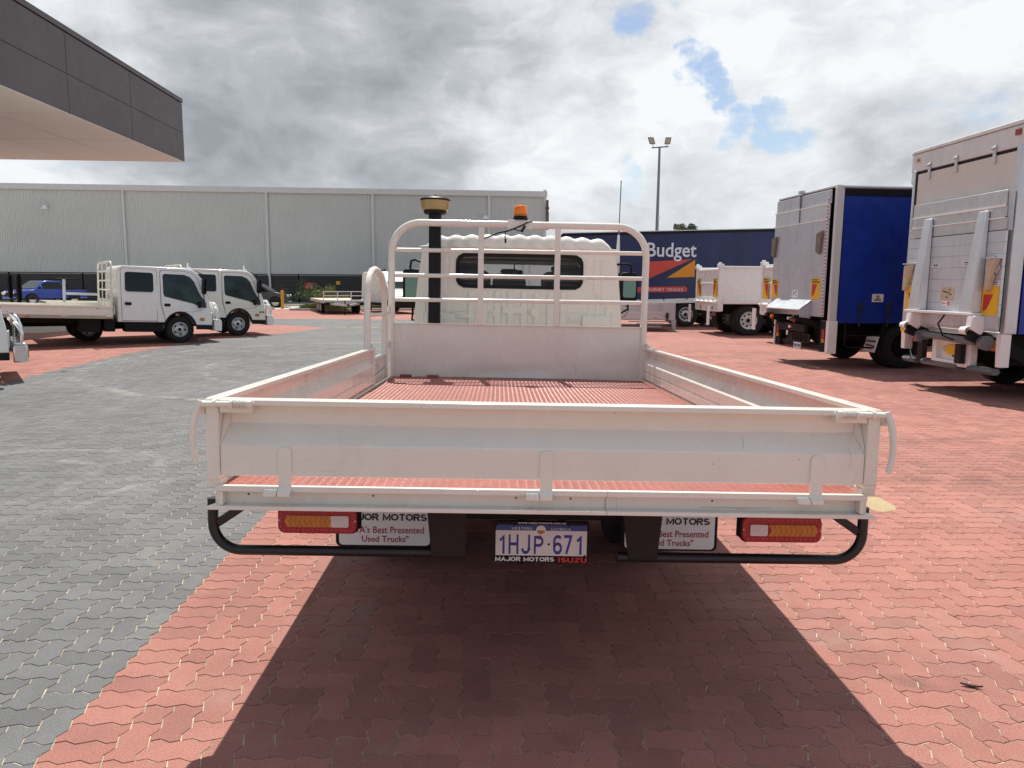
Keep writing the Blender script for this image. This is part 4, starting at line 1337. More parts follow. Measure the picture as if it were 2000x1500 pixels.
def wheel(root, x, y, z, rad, wid, rimr, side, rim=RIM, holes=5, truck=True, name='wheel'):
    key = (rad, wid, rimr, rim.name, holes, truck)
    if key not in WCACHE:
        t, r, dk = wheel_mesh_parts(rad, wid, rimr, holes, truck)
        WCACHE[key] = (t.mesh('wheel', RUBBER, 40), r.mesh('rim', rim, 40), dk.mesh('hub', BLACK, 40))
    a, b, c = WCACHE[key]
    o = bpy.data.objects.new(name, a); COL.objects.link(o); o.parent = root
    o.location = (x, y, z); o.rotation_euler = (random.uniform(0, 6) if side > 0 else random.uniform(0, 6), 0, 0 if side > 0 else math.pi)
    for nm, me in (('rim', b), ('hub', c)):
        q = bpy.data.objects.new(nm, me); COL.objects.link(q); q.parent = o
    return o


for s in (-1, 1):
    for xo in (.86, .63):
        z = gz(s * xo, 2.02) + .372 + FLOOR
        wheel(hero, s * xo, 2.02, z, .37, .20, .20, s)
    wheel(hero, s * .84, 5.7, gz(s * .84, 5.7) + .372 + FLOOR, .37, .20, .20, s)
mm = M()
mm.tube([(-.6, 2.02, gz(0, 2.02) + .372), (.6, 2.02, gz(0, 2.02) + .372)], .06, 12)
mm.lathe([(0, -.16), (.12, -.13), (.17, 0), (.12, .13), (0, .16)], (0, 2.02, gz(0, 2.02) + .372), 'y', 16)
hp(mm, 'rear_axle', CHASSIS, smooth=40, bevel=0)
for s in (-1, 1):
    mm = M(); mm.bar((s * .47, 1.65, -.25), (s * .47, 2.35, -.34), .07, .05); mm.bar((s * .47, 2.35, -.34), (s * .47, 3.05, -.25), .07, .05)
    hp(mm, 'leaf_spring', CHASSIS, bevel=0)
sw = wheel(hero, .03, 1.62, FLOOR - .30, .36, .19, .20, 1, name='spare_wheel')
sw.rotation_euler = (0, R(90), 0)
# step and front corner under the cab
mm = M()
for s in (-1, 1): mm.box(min(s * .86, s * 1.045), max(s * .86, s * 1.045), 6.2, 6.55, -.42, .35)
mm.box(-.9, .9, 6.42, 6.56, -.42, .1)
hp(mm, 'front_bumper', WHITE, bevel=.02)
mm = M(); mm.box(-.94, -.905, CY0 - .03, CY0 - .01, .60, .69)
hp(mm, 'cab_latch', CREAM_CAB, bevel=.003)

# ------------------------------------------------------------------ warehouse
WA_, WB_ = Vector((-44.5, 61.9, 0)), Vector((2.8, 65.0, 0))
wd = (WB_ - WA_); wlen = wd.length; wd.normalize()
wang = math.atan2(wd.y, wd.x)
wh = empty('warehouse', WA_, (0, 0, wang))
tag(wh, 'long pale grey ribbed warehouse with charcoal louvred base and downpipes', 'warehouse')
X0 = -14.0
ZB, ZT = 2.42, 9.35
pts = []
x = X0; pitch_ = .19
while x < wlen - .01:
    x2 = min(x + pitch_, wlen)
    pts += [(x, 0), (min(x + .115, x2), 0), (min(x + .13, x2), -.045), (min(x + .175, x2), -.045)]
    x += pitch_
pts.append((wlen, 0))
mm = M()
n = len(pts)
mm.add([(p[0], p[1], ZB) for p in pts] + [(p[0], p[1], ZT) for p in pts], [(i, i + 1, n + i + 1, n + i) for i in range(n - 1)])
wall = mm.build('wall', WALLM, wh, smooth=None)
mm = M(); mm.box(X0, wlen, .02, 30, 0, ZT - .05)
mm.build('building_core', WALLM, wh, smooth=None)
mm = M(); mm.box(X0, wlen + .1, -.16, 30.1, ZT, ZT + .22); mm.box(X0, wlen + .1, -.22, -.10, ZT - .18, ZT + .28)
mm.build('eaves_flashing', WALLTRIM, wh)
mm = M(); mm.box(wlen - .22, wlen + .05, -.09, .2, ZB, ZT + .42)
mm.build('corner_flashing', WALLTRIM, wh)
mm = M(); mm.box(X0, wlen, -.07, .05, ZB - .06, ZB)
mm.build('base_flashing', JOINT, wh)
# louvred charcoal base: boards that stand off one by one between posts
bays = [X0] + [q for q in np.arange(-9.5, wlen, 5.95)] + [wlen]
pr = []
zz_ = .05
while zz_ < ZB - .1:
    pr += [(.0, zz_), (-.05, zz_ + .02), (-.05, zz_ + .125), (.0, zz_ + .15)]
    zz_ += .175
for a, b in zip(bays[:-1], bays[1:]):
    mm = M()
    n = len(pr)
    mm.add([(a + .06, p[0], p[1]) for p in pr] + [(b - .06, p[0], p[1]) for p in pr], [(i, i + 1, n + i + 1, n + i) for i in range(n - 1)])
    mm.build('base_cladding', DARKCLAD, wh, smooth=None)
    mm = M(); mm.box(b - .06, b + .06, -.02, .03, 0, ZB - .06); mm.build('base_joint', JOINT, wh, smooth=None)
for px_x in (0.5, 12.05, 23.75, 32.6, 42.5):
    mm = M(); mm.box(px_x - .1, px_x + .1, -.20, -.06, ZB - .1, ZT)
    mm.tube([(px_x + .02, -.14, ZB), (px_x + .08, -.2, ZB - .4), (px_x + .1, -.2, 0)], .09, 8)
    dp = mm.build('downpipe', WALLTRIM, wh)
for x_, z_ in ((5.9, 7.85), (42.2, 7.5)):
    mm = M(); mm.lathe([(0, 0), (.12, 0), (.30, -.30), (.28, -.30), (0, -.12)], (x_, -.45, z_), 'z', 14)
    mm.tube([(x_, -.05, z_ + .02), (x_, -.45, z_ + .03)], .03, 6)
    mm.build('wall_light', WHITE, wh)
mm = M(); mm.box(wlen + .02, wlen + .25, -.35, -.1, 6.4, 7.9); mm.tube([(wlen + .13, -.22, 7.9), (wlen + .13, -.22, 8.9)], .1, 10); mm.lathe([(.14, 8.1), (.17, 8.15), (.14, 8.35)], (wlen + .13, -.22, 0), 'z', 10)
mm.build('flue', mat('rusty_brown_steel', (.13, .085, .07), .6, var=.2), wh)


def wsign(name, xw, zw, w, h, m, lab):
    o = empty(name, WA_ + wd * xw + Vector((-wd.y, wd.x, 0)) * -.12 + Vector((0, 0, zw)), (0, 0, wang))
    tag(o, lab, 'sign')
    mm = M(); mm.box(-w / 2, w / 2, -.02, .01, -h / 2, h / 2); mm.build('sign_board', m, o)
    return o


so = wsign('wall_sign', 27.1, 1.45, .74, .54, REDS, 'small red sign with white FIRE HYDRANT lettering on the charcoal louvres')
text('FIRE', .26, .13, SIGN_W, 'lettering', so, (0, -.023, .09), bold=.008, depth=.003)
text('HYDRANT', .58, .13, SIGN_W, 'lettering', so, (0, -.023, -.10), bold=.008, depth=.003)
so = wsign('wall_sign', 29.55, 1.70, .34, .28, YELLOW, 'tiny yellow sign with a black mark on the charcoal louvres')
mm = M(); mm.prism([(-.08, -.05), (.0, -.01), (.08, .06), (.03, -.06)], 'y', -.026, -.021); mm.build('sign_mark', PRINT, so)

# ------------------------------------------------------------------ canopy building, upper left
cn = empty('canopy_building', (0, 0, 0))
tag(cn, 'dark fascia canopy with beige panelled soffit jutting in at the upper left', 'canopy')
YC = 34.0
XC = -.434 * YC
ZC0, ZC1 = 1.65 + .158 * YC + .012 * YC * 0, 0
ZC0 = 7.02; ZC1 = 9.72
cdir = Vector((-math.sin(G_ANG), math.cos(G_ANG), 0)); crt = Vector((math.cos(G_ANG), math.sin(G_ANG), 0))
cn.location = (XC, YC, 0); cn.rotation_euler = (0, 0, G_ANG)
LEN = 30.0
ys = [0, -5.0, -9.4, -13.8, -18.2, -22.6, -LEN]
zrows = [ZC0, ZC0 + 1.22, ZC1 - .20]
for a, b in zip(ys[:-1], ys[1:]):
    for z0, z1 in zip(zrows[:-1], zrows[1:]):
        mm = M(); mm.box(-.06, 0, b + .012, a - .012, z0 + .010, z1 - .010)
        mm.build('fascia_panel', FASCIA, cn, smooth=None)
mm = M(); mm.box(-.10, .03, -LEN, .02, ZC1 - .17, ZC1)
mm.build('parapet_cap', FASCIA, cn)
mm = M(); mm.box(-14, -.05, -LEN, -.02, ZC0 + .03, ZC1 - .05)
mm.build('roof_mass', JOINT, cn, smooth=None)
xs_ = [-.0, -2.4, -4.8, -7.2, -9.6, -14]
for i, (a, b) in enumerate(zip(ys[:-1], ys[1:])):
    for xa, xb in zip(xs_[:-1], xs_[1:]):
        mm = M(); mm.box(xb + .02, xa - .02, b + .02, a - .02, ZC0 - .02, ZC0)
        mm.build('soffit_panel', SOFFIT, cn, smooth=None)
mm = M(); mm.ring_prism([(-9.3, -5.6), (-7.9, -5.6), (-7.9, -4.9), (-9.3, -4.9)], [(-9.2, -5.5), (-8.0, -5.5), (-8.0, -5.0), (-9.2, -5.0)], 'z', ZC0 - .03, ZC0 - .018)
mm.build('soffit_hatch', JOINT, cn, smooth=None)
mm = M(); mm.box(-14, -12.5, -LEN, -4, 0, ZC0 - .02)
mm.build('building_wall', DARKCLAD, cn, smooth=None)

# ------------------------------------------------------------------ light pole, tree
lp = empty('light_pole', (11.52, 60, 0))
tag(lp, 'tall grey floodlight pole with two lamp heads rising behind the navy trailer', 'light pole')
mm = M(); mm.tube([(0, 0, 0), (0, 0, 12.5)], [.17, .09], 12); mm.build('pole', POLE, lp)
mm = M(); mm.bar((-.62, 0, 12.45), (.70, 0, 12.55), .09, .09); mm.build('cross_arm', POLE, lp)
mm = M(); mm.lathe([(0, 0), (.12, 0), (.12, .12), (0, .14)], (.13, -.05, 7.0), 'z', 10); mm.build('sensor', WHITE, lp)
for sx, tilt in ((-1, -.36), (1, .14)):
    mm = M()
    mm.box(-.22, .22, -.06, .06, 0, .50)
    mm.xf(lambda a, b, c: (a + c * tilt + sx * .58, b - .05 - c * .18, c + 12.72))
    fh = mm.build('floodlight', GREYTUBE, lp)
    mm = M(); mm.box(-.17, .17, -.075, -.061, .05, .45); mm.xf(lambda a, b, c: (a + c * tilt + sx * .58, b - .05 - c * .18, c + 12.72))
    mm.build('lamp_face', LAMPG, fh)
    mm = M(); mm.tube([(sx * .5, 0, 12.5), (sx * .6, -.03, 12.75)], .03, 6); mm.build('lamp_bracket', GALV, fh)


def leaves(name, m, parent, centres, per, size, seed, flat=1.0):
    r_ = np.random.default_rng(seed)
    vs = []; fs = []
    for (cx, cy, cz, rad) in centres:
        for k in range(per):
            dvec = r_.normal(size=3); dvec /= np.linalg.norm(dvec)
            rr_ = rad * r_.uniform(.3, 1.0) ** .5
            p = np.array([cx, cy, cz]) + dvec * rr_ * np.array([1, 1, flat])
            a = r_.normal(size=3); a /= np.linalg.norm(a)
            b = np.cross(a, r_.normal(size=3)); b /= np.linalg.norm(b)
            s_ = size * r_.uniform(.6, 1.3)
            o = len(vs)
            vs += [tuple(p - a * s_), tuple(p + b * s_ * .45), tuple(p + a * s_), tuple(p - b * s_ * .45)]
            fs.append((o, o + 1, o + 2, o + 3))
    mm = M(); mm.add(vs, fs)
    return mm.build(name, m, parent, smooth=None)


tr = empty('gum_tree', (19.0, 82, 0))
tag(tr, 'grey green tree crown just showing above the navy trailer roof', 'tree')
mm = M(); mm.tube([(0, 0, 0), (.1, 0, 3.2), (-.1, 0, 6)], [.25, .18, .1], 8)
for a in range(5): mm.tube([(0, 0, 4 + .3 * a), (1.1 * math.cos(a * 1.3), .6 * math.sin(a * 1.3), 6.4 + .2 * a)], [.1, .03], 6)
mm.build('trunk', BARK, tr)
cs = [(random.uniform(-1.1, 1.1), random.uniform(-.9, .9), random.uniform(6.8, 8.3), random.uniform(.28, .5)) for _ in range(26)]
leaves('crown', LEAF_D, tr, cs, 130, .10, 3)

# ------------------------------------------------------------------ navy curtain-sided truck with the big lettering
bt = empty('curtain_truck', (3, 30, 0), (0, 0, R(-90)))      # +X local is towards the camera
tag(bt, 'navy curtain sided truck with white Budget lettering behind the trays', 'truck', 'curtain sided trucks')
# local: x = -(world y - 30), y = world x - 3
mm = M(); mm.prism([(-1.0, .98), (7.5, 1.28), (7.5, 3.84), (-1.0, 3.60)], 'x', -.03, 0)
NAVYC = mm.build('curtain', NAVY, bt, smooth=None)
# soft folds in the curtain
nu, nv = 120, 8
vs = []; fs = []
for j in range(nv + 1):
    for i in range(nu + 1):
        y = -1.0 + 8.5 * i / nu
        z0 = .98 + .30 * (y + 1) / 8.5; z1 = 3.60 + .24 * (y + 1) / 8.5
        z = z0 + (z1 - z0) * j / nv
        fold = (.012 * math.sin(y * 9.3) + .012 * math.sin(y * 5.1 + 1.2)) * (.3 + .7 * (1 - j / nv)) if y > 4.4 else .004 * math.sin(y * 7)
        vs.append((.012 + fold, y, z))
for j in range(nv):
    for i in range(nu):
        a = j * (nu + 1) + i; fs.append((a, a + 1, a + nu + 2, a + nu + 1))
mm = M(); mm.add(vs, fs); NAVYC.data = mm.mesh('curtain', NAVY, 60)
mm = M(); mm.prism([(-1.0, 3.60), (7.5, 3.84), (7.5, 3.95), (-1.0, 3.70)], 'x', -2.5, .04)
mm.build('roof', BLACK, bt, smooth=None)
mm = M(); mm.prism([(-1.02, 3.70), (7.52, 3.95), (7.52, 3.98), (-1.02, 3.73)], 'x', -2.52, .06); mm.build('roof_rail', WALLTRIM, bt, smooth=None)
mm = M(); mm.prism([(-1.0, .79), (7.5, 1.10), (7.5, 1.28), (-1.0, .98)], 'x', -2.5, .03)
mm.build('coaming_rail', WHITE, bt, smooth=None)
mm = M(); mm.box(-2.5, .035, 7.5, 7.62, 1.1, 3.95); mm.build('corner_post', WHITE, bt, bevel=.01)
mm = M(); mm.box(-2.5, -.03, -1.0, 7.5, 1.0, 3.7); mm.build('body_core', JOINT, bt, smooth=None)
mm = M(); mm.box(-1.7, -.8, -1.0, 7.4, .62, .95); mm.box(-2.2, -.05, 4.7, 7.3, .55, .9); mm.build('chassis', CHASSIS, bt)
for y in (4.06, 5.3):
    wheel(bt, -.18, y, .5, .5, .29, .285, 1, RIM, 10)
    wheel(bt, -2.3, y, .5, .5, .29, .285, -1, RIM, 10)
for y in (-2.6,):
    wheel(bt, -.18, y, .5, .5, .29, .285, 1, RIM, 10); wheel(bt, -2.3, y, .5, .5, .29, .285, -1, RIM, 10)
mm = M(); mm.prism([(-3.6, .5), (-1.3, .5), (-1.3, 2.9), (-3.0, 2.9), (-3.5, 1.9)], 'x', -2.35, -.05); cb = mm.build('cab', WHITE, bt, bevel=.08, seg=3)
mm = M(); mm.prism([(-3.3, 1.8), (-2.2, 1.8), (-2.2, 2.6), (-2.95, 2.6)], 'x', -.052, -.044); mm.build('window', DGLASS, cb)
# lettering and flashes
def bq(px, py):      # picture position -> (y, z) on the curtain, from the measured side plane
    return None
sh_ = math.atan2(.26, 8.5)
RB = (R(90), 0, R(90))
text('Budget', 1.98, .74, LOGO_W, 'lettering', bt, (.042, 3.38, 3.00), (R(90), -sh_ * 0, R(90)), bold=.012, depth=.004)
mm = M(); mm.tube([(.045, 4.44, 3.30), (.045, 4.44, 3.302)], .03, 10); mm.build('registered_mark', LOGO_W, bt)
mm = M(); mm.prism([(2.25, 2.60), (4.20, 2.72), (2.25, 1.82)], 'x', .034, .040); mm.build('logo_flash', LOGO_R, bt, smooth=None)
mm = M(); mm.prism([(4.33, 2.70), (4.33, 2.02), (3.22, 1.98)], 'x', .034, .040); mm.build('logo_flash', LOGO_O, bt, smooth=None)
mm = M(); mm.prism([(a, b + .02 * (a - 2.2)) for a, b in rrect(2.0, 4.06, 1.38, 1.60, .10, 4)], 'x', .034, .040); mm.build('logo_pill', LOGO_R, bt, smooth=None)
caps('BUDGET TRUCKS', 1.42, .115, LOGO_W, 'lettering', bt, (.040, 3.18, 1.505), (R(90), 0, R(90)), sw=.16, gap=.36, depth=.003)
mm = M(); mm.tube([(.043, 2.31 + .042 * math.cos(R(a)), 1.505 + .042 * math.sin(R(a))) for a in range(0, 361, 30)], .010, 5); mm.tube([(.043, 2.34, 1.475), (.043, 2.38, 1.43)], .011, 5)
mm.build('search_symbol', LOGO_W, bt)
for k in range(9):
    y = -.6 + k * .93
    mm = M(); mm.box(.03, .045, y - .03, y + .03, .93 + .036 * (y + 1), 1.0 + .036 * (y + 1)); mm.build('curtain_buckle', STRAP, bt)

# ------------------------------------------------------------------ aluminium drop-side tray standing on its legs
at_ = empty('aluminium_tray', (4, 27, 0), (0, 0, R(-90)))
tag(at_, 'white aluminium drop side tray body on legs in front of the navy truck', 'tray body')
nb = 5
for k in range(nb):
    z0 = .42 + k * .122
    mm = M(); mm.box(-.03, 0, -2.2, 1.96, z0, z0 + .116); mm.build('side_plank', ALU, at_, bevel=.006)
mm = M(); mm.box(-.04, .01, -2.2, 1.99, 1.03, 1.07); mm.build('top_rail', WHITE, at_, bevel=.005)
mm = M(); mm.box(-1.8, -.03, 1.92, 1.97, .42, 1.03); mm.build('end_board', ALU, at_)
mm = M(); mm.box(-1.8, -.03, -2.2, 1.9, .40, .46); mm.build('tray_deck', ALU_GREY, at_)
for y in (-1.6, -.4, .84, 1.66):
    mm = M(); mm.box(.0, .05, y - .045, y + .045, .44, .68); mm.prism([(y - .07, .60), (y + .07, .60), (y + .03, .42), (y - .03, .42)], 'x', .0, .06); mm.build('drop_side_latch', STRAP, at_, bevel=.006)
mm = M(); mm.prism([(1.80, .42), (2.0, .42), (1.98, .0), (1.90, .0)], 'x', -.1, .0); mm.build('tray_leg', ALU_GREY, at_)
mm = M(); mm.prism([(-2.1, .42), (-1.9, .42), (-2.0, .0), (-2.08, .0)], 'x', -.1, .0); mm.build('tray_leg', ALU_GREY, at_)
for z, ya, yb in ((.34, .3, 1.8), (.26, .6, 1.6), (.16, .9, 1.5)):
    mm = M(); mm.bar((-.25, ya, z), (-.2, yb, z), .05, .04); mm.build('underframe_bar', GALV, at_)
mm = M(); mm.box(.0, .02, 1.2, 1.28, .47, .50); mm.build('side_marker', AMBER, at_)

# ------------------------------------------------------------------ white box truck ahead, seen through the cab windows
wb = empty('white_box_truck', (.35, 15.2, 0))
tag(wb, 'white box truck parked ahead, glimpsed only through the cab windows of the tray truck', 'truck')
mm = M(); mm.box(-1.1, 1.05, 0, 4.2, .75, 2.42); mm.build('box_body', WHITE, wb, bevel=.03)
for x0, x1 in ((-1.02, -.03), (.0, .98)):
    mm = M(); mm.box(x0, x1, -.03, -.002, .85, 2.34); dd = mm.build('rear_door', WHITE, wb, bevel=.01)
    for z in (1.1, 1.6, 2.1):
        mm = M(); mm.box(x0 + .02, x0 + .16, -.045, -.031, z - .03, z + .03); mm.build('door_hinge', GALV, dd)
    mm = M(); mm.tube([(x1 - .12, -.05, .9), (x1 - .12, -.05, 2.3)], .016, 8); mm.build('lock_rod', GALV, dd)
mm = M(); mm.box(-.45, .45, .0, 5.8, .5, .74); mm.build('chassis', CHASSIS, wb)
for s in (-1, 1):
    for yy in (1.0, 5.0): wheel(wb, s * .85, yy, .40, .40, .24, .21, s, RIM, 6)
    mm = M(); mm.box(min(s * .7, s * 1.0), max(s * .7, s * 1.0), -.02, .02, .55, .68); mm.build('tail_light', REDLENS, wb)
mm = M(); mm.prism([(4.35, .45), (5.9, .45), (5.9, 1.2), (5.6, 2.1), (4.35, 2.15)], 'x', -.98, .95); mm.build('cab', WHITE, wb, bevel=.08, seg=3)

# ------------------------------------------------------------------ tippers
def reflector_sign(root, x0, x1, z0, z1, y, lab=True, flip=1):
    mm = M(); mm.box(x0, x1, y - .006, y, z0, z1); g = mm.build('warning_sign', YELLOW, root, smooth=None)
    w = x1 - x0; h = z1 - z0
    xa, xb = (x0 + .02, x1 - .02)
    mm = M(); mm.prism([(xa + w * .25, z0 + h * .72), (xb - w * .05, z0 + h * .72), (xb - w * .05, z0 + h * .12), (xb - w * .30, z0 + h * .22)] if flip > 0 else [(xb - w * .25, z0 + h * .72), (xa + w * .05, z0 + h * .72), (xa + w * .05, z0 + h * .12), (xa + w * .30, z0 + h * .22)], 'y', y - .010, y - .0065)
    mm.build('red_panel', REDS, g, smooth=None)
    if lab: text('DO NOT\nOVERTAKE', w * .86, h * .20, PRINT, 'lettering', g, ((x0 + x1) / 2, y - .008, z1 - h * .13), bold=.01, depth=.002)
    return g


def tipper(x, y, ang, label):
    """rear at local y=0, +Y forward, X right"""
    t = empty('tipper_truck', (x, y, 0), (0, 0, R(ang)))
    tag(t, label, 'truck', 'white tippers')
    zf, zt_ = 1.16, 2.30
    for s in (-1, 1):
        mm = M(); mm.box(min(s * 1.20, s * 1.25), max(s * 1.20, s * 1.25), .06, 4.2, zf, zt_)
        mm.box(min(s * 1.20, s * 1.29), max(s * 1.20, s * 1.29), .02, 4.2, zt_ - .06, zt_ + .02)
        mm.box(min(s * 1.2, s * 1.28), max(s * 1.2, s * 1.28), .04, 4.2, zf - .10, zf + .06)
        mm.build('body_side', WHITE, t, bevel=.02)
        mm = M(); mm.box(min(s * 1.17, s * 1.28), max(s * 1.17, s * 1.28), -.06, .12, zf - .34, zt_ + .04)
        mm.tube([(s * 1.225, -.02, zt_ + .04), (s * 1.225, -.02, zt_ + .14)], .06, 8)
        mm.box(min(s * 1.14, s * 1.30), max(s * 1.14, s * 1.30), -.10, .10, zt_ - .04, zt_ + .09)
        mm.build('rear_post', WHITE, t, bevel=.015)
    mm = M(); mm.box(-1.17, 1.17, -.02, .03, zf + .02, zt_ - .05)
    for z in (zf + .1, 1.75, zt_ - .1): mm.box(-1.17, 1.17, -.05, -.02, z - .035, z + .035)
    tgp = mm.build('tailgate', WHITE, t, bevel=.01)
    mm = M(); mm.box(-1.2, 1.2, -.06, .1, zf - .36, zf - .05); mm.prism([(-.18, zf - .03), (.0, zf + .04), (.0, zf - .08), (-.14, zf - .10)], 'x', -1.15, 1.15)
    rb_ = mm.build('rear_apron', WHITE, t, bevel=.01)
    for k in range(5):
        mm = M(); mm.tube([(-1.0 + k * .5, -.13, zf - .02), (-1.0 + k * .5, -.13, zf + .06)], .035, 8); mm.build('tailgate_hook', WHITE, rb_)
    for xx in (-.6, .15, .7): 
        mm = M(); mm.box(xx - .04, xx + .04, -.066, -.06, zf - .30, zf - .18); mm.build('apron_slot', JOINT, rb_)
    reflector_sign(t, -1.1, -.72, zf + .12, zf + .75, -.055, flip=1)
    reflector_sign(t, .72, 1.1, zf + .12, zf + .75, -.055, flip=-1)
    mm = M(); mm.box(-1.2, 1.2, .1, 4.2, zf - .06, zf); mm.build('body_floor', WHITE, t)
    mm = M(); mm.box(-1.2, 1.2, 4.15, 4.2, zf, zt_ + .3); mm.build('front_wall', WHITE, t)
    mm = M(); mm.box(-.45, .45, .1, 6.5, .70, zf - .08); mm.box(-1.1, 1.1, 2.2, 4.0, .5, 1.0); mm.build('chassis', CHASSIS, t)
    for s in (-1, 1):
        for yy in (1.05, 2.37):
            wheel(t, s * 1.07, yy, .51, .51, .28, .29, s, WRIM, 8)
            wheel(t, s * .76, yy, .51, .51, .28, .29, s, WRIM, 8)
        wheel(t, s * 1.05, 5.4, .51, .51, .28, .29, s, WRIM, 8)
        mm = M(); mm.box(min(s * .95, s * 1.2), max(s * .95, s * 1.2), -.42, -.40, .36, 1.0)
        mm.xf(lambda a, b, c: (a, b + .42 - .60 + .28, c)); mfp = mm.build('mud_flap', WHITE, t)
        mm = M(); mm.box(min(s * .96, s * 1.19), max(s * .96, s * 1.19), -.31, -.305, .58, .61); mm.build('flap_band', PRINT, mfp)
    mm = M(); mm.prism([(4.5, .6), (6.9, .6), (6.95, 1.5), (6.6, 2.8), (4.6, 2.8)], 'x', -1.22, 1.22); cbx = mm.build('cab', WHITE, t, bevel=.1, seg=3)
    mm = M(); mm.prism([(5.3, 1.75), (6.6, 1.75), (6.42, 2.55), (5.3, 2.55)], 'x', 1.222, 1.228); mm.build('window', DGLASS, cbx)
    mm = M(); mm.box(.75, 1.1, -.07, -.062, zf - .50, zf - .38); mm.build('tail_light', REDLENS, t)
    return t


tipper(6.86, 26.0, -87, 'white tipper with fully visible rear wheel in front of the navy truck')
tipper(7.72, 21.3, -85, 'white tipper mostly hidden behind the grey tail lift of the curtain truck')

# ------------------------------------------------------------------ curtain truck with grey tail lift
ct = empty('curtain_truck', (6.255, 15.74, 0), (0, 0, R(-83.8)))
tag(ct, 'bright blue curtain sided truck with raised grey tail lift and red striped edge', 'truck', 'curtain sided trucks')
XL, XR = -1.50, .98
mm = M(); mm.box(XL + .02, XR - .05, .05, 7.4, .98, 3.60); mm.build('body_core', JOINT, ct, smooth=None)
mm = M(); mm.box(XL, XR, -.02, 7.45, 3.60, 3.64); mm.build('roof', WALLTRIM, ct, bevel=.008)
mm = M(); mm.tube([(XR, .06, 3.60), (XR, 7.4, 3.60)], .030, 10); mm.build('roof_tube', ALU, ct, smooth=40)
mm = M(); mm.box(XR - .04, XR + .005, .06, 7.4, 3.44, 3.572); mm.build('side_rail', BLACK, ct)
# side curtain with gentle billow
nu, nv = 70, 12
vs = []; fs = []
for j in range(nv + 1):
    for i in range(nu + 1):
        y = .16 + 7.2 * i / nu; z = .93 + 2.54 * j / nv
        vs.append((XR - .02 + .012 * math.sin(y * 2.4 + .4) * math.sin(math.pi * j / nv) + .005 * math.sin(y * 11), y, z))
for j in range(nv):
    for i in range(nu):
        a = j * (nu + 1) + i; fs.append((a, a + 1, a + nu + 2, a + nu + 1))
mm = M(); mm.add(vs, fs); cu_ = mm.build('curtain', BLUE, ct, smooth=60)
for y in (.62, 1.22, 2.1, 3.0):
    mm = M(); mm.box(XR, XR + .025, y - .035, y + .035, 1.16, 1.34); mm.box(XR, XR + .01, y - .02, y + .02, .86, 1.16); mm.build('curtain_buckle', STRAP, ct, bevel=.004)
mm = M(); mm.box(XR + .0, XR + .006, .86, 1.10, 1.36, 1.52); sg = mm.build('small_sign', SIGN_W, ct)
for z, w, m_ in ((1.475, .08, REDS), (1.435, .06, PRINT), (1.40, .15, PRINT)):
    mm = M(); mm.box(XR + .0065, XR + .008, .98 - w / 2, .98 + w / 2, z - .012, z + .012); mm.build('sign_print', m_, sg)
for x0, x1 in ((XL, XL + .06), (XR - .06, XR + .02)):
    mm = M(); mm.box(x0, x1, -.03, .13, .98, 3.60); mm.build('corner_post', WALLTRIM, ct, bevel=.012)
# the raised platform
PXL, PXR = -1.44, .84
mm = M(); mm.box(PXL, PXR, -.10, -.055, 1.05, 2.98); pf_ = mm.build('lift_platform', ALU_GREY, ct, bevel=.008)
mm = M(); mm.box(PXL, PXR, -.095, -.05, 2.99, 3.28); mm.build('platform_tip', ALU, ct, bevel=.008)
mm = M(); mm.box(PXL + .02, PXR + .02, -.085, -.045, 3.29, 3.56); mm.build('upper_door', ALU_GREY, ct, bevel=.008)
for z in (2.985, 3.285): 
    mm = M(); mm.box(PXL, PXR, -.112, -.095, z - .012, z + .012); mm.build('platform_ridge', WHITE, ct)
mm = M(); mm.box(-.34, -.30, -.105, -.085, 3.0, 3.56); mm.build('door_strap', GREYTUBE, ct)
mm = M(); mm.box(-.40, -.25, -.12, -.04, 3.62, 3.67); mm.build('roof_hinge', GALV, ct)
for k in range(24):      # fine ribs of the aluminium extrusion
    pass
for x in (-1.36, .62):
    mm = M()
    vs = []
    mm.prism([(x - .10, 3.0 - .28), (x + .12, 3.0 - .22), (x + .04, 2.30), (x - .10, 2.36)], 'y', -.16, -.115)
    mm.build('canvas_flag', CANVAS_D, ct, bevel=.01)
reflector_sign(ct, -1.42, -1.13, 1.40, 1.82, -.101, flip=1)
reflector_sign(ct, .36, .70, 1.40, 1.83, -.101, flip=-1)
nst = 34
for k in range(nst):     # red and white edge tape
    z = 1.06 + k * (2.36 / nst)
    mm = M(); mm.box(.80, .84, -.104, -.1005, z, z + 2.36 / nst * .52); mm.build('edge_tape', REDS, ct, smooth=None)
mm = M(); mm.box(.80, .842, -.1022, -.1002, 1.05, 3.42); mm.build('tape_backing', SIGN_W, ct, smooth=None)
mm = M(); mm.box(-.46, -.20, -.104, -.1005, 1.42, 1.58); gs = mm.build('data_label', SIGN_W, ct)
for k in range(7):
    mm = M(); x = -.44 + random.random() * .2; z = 1.44 + random.random() * .11
    mm.box(x, x + .035, -.106, -.1045, z, z + .02); mm.build('label_print', PRINT, gs)
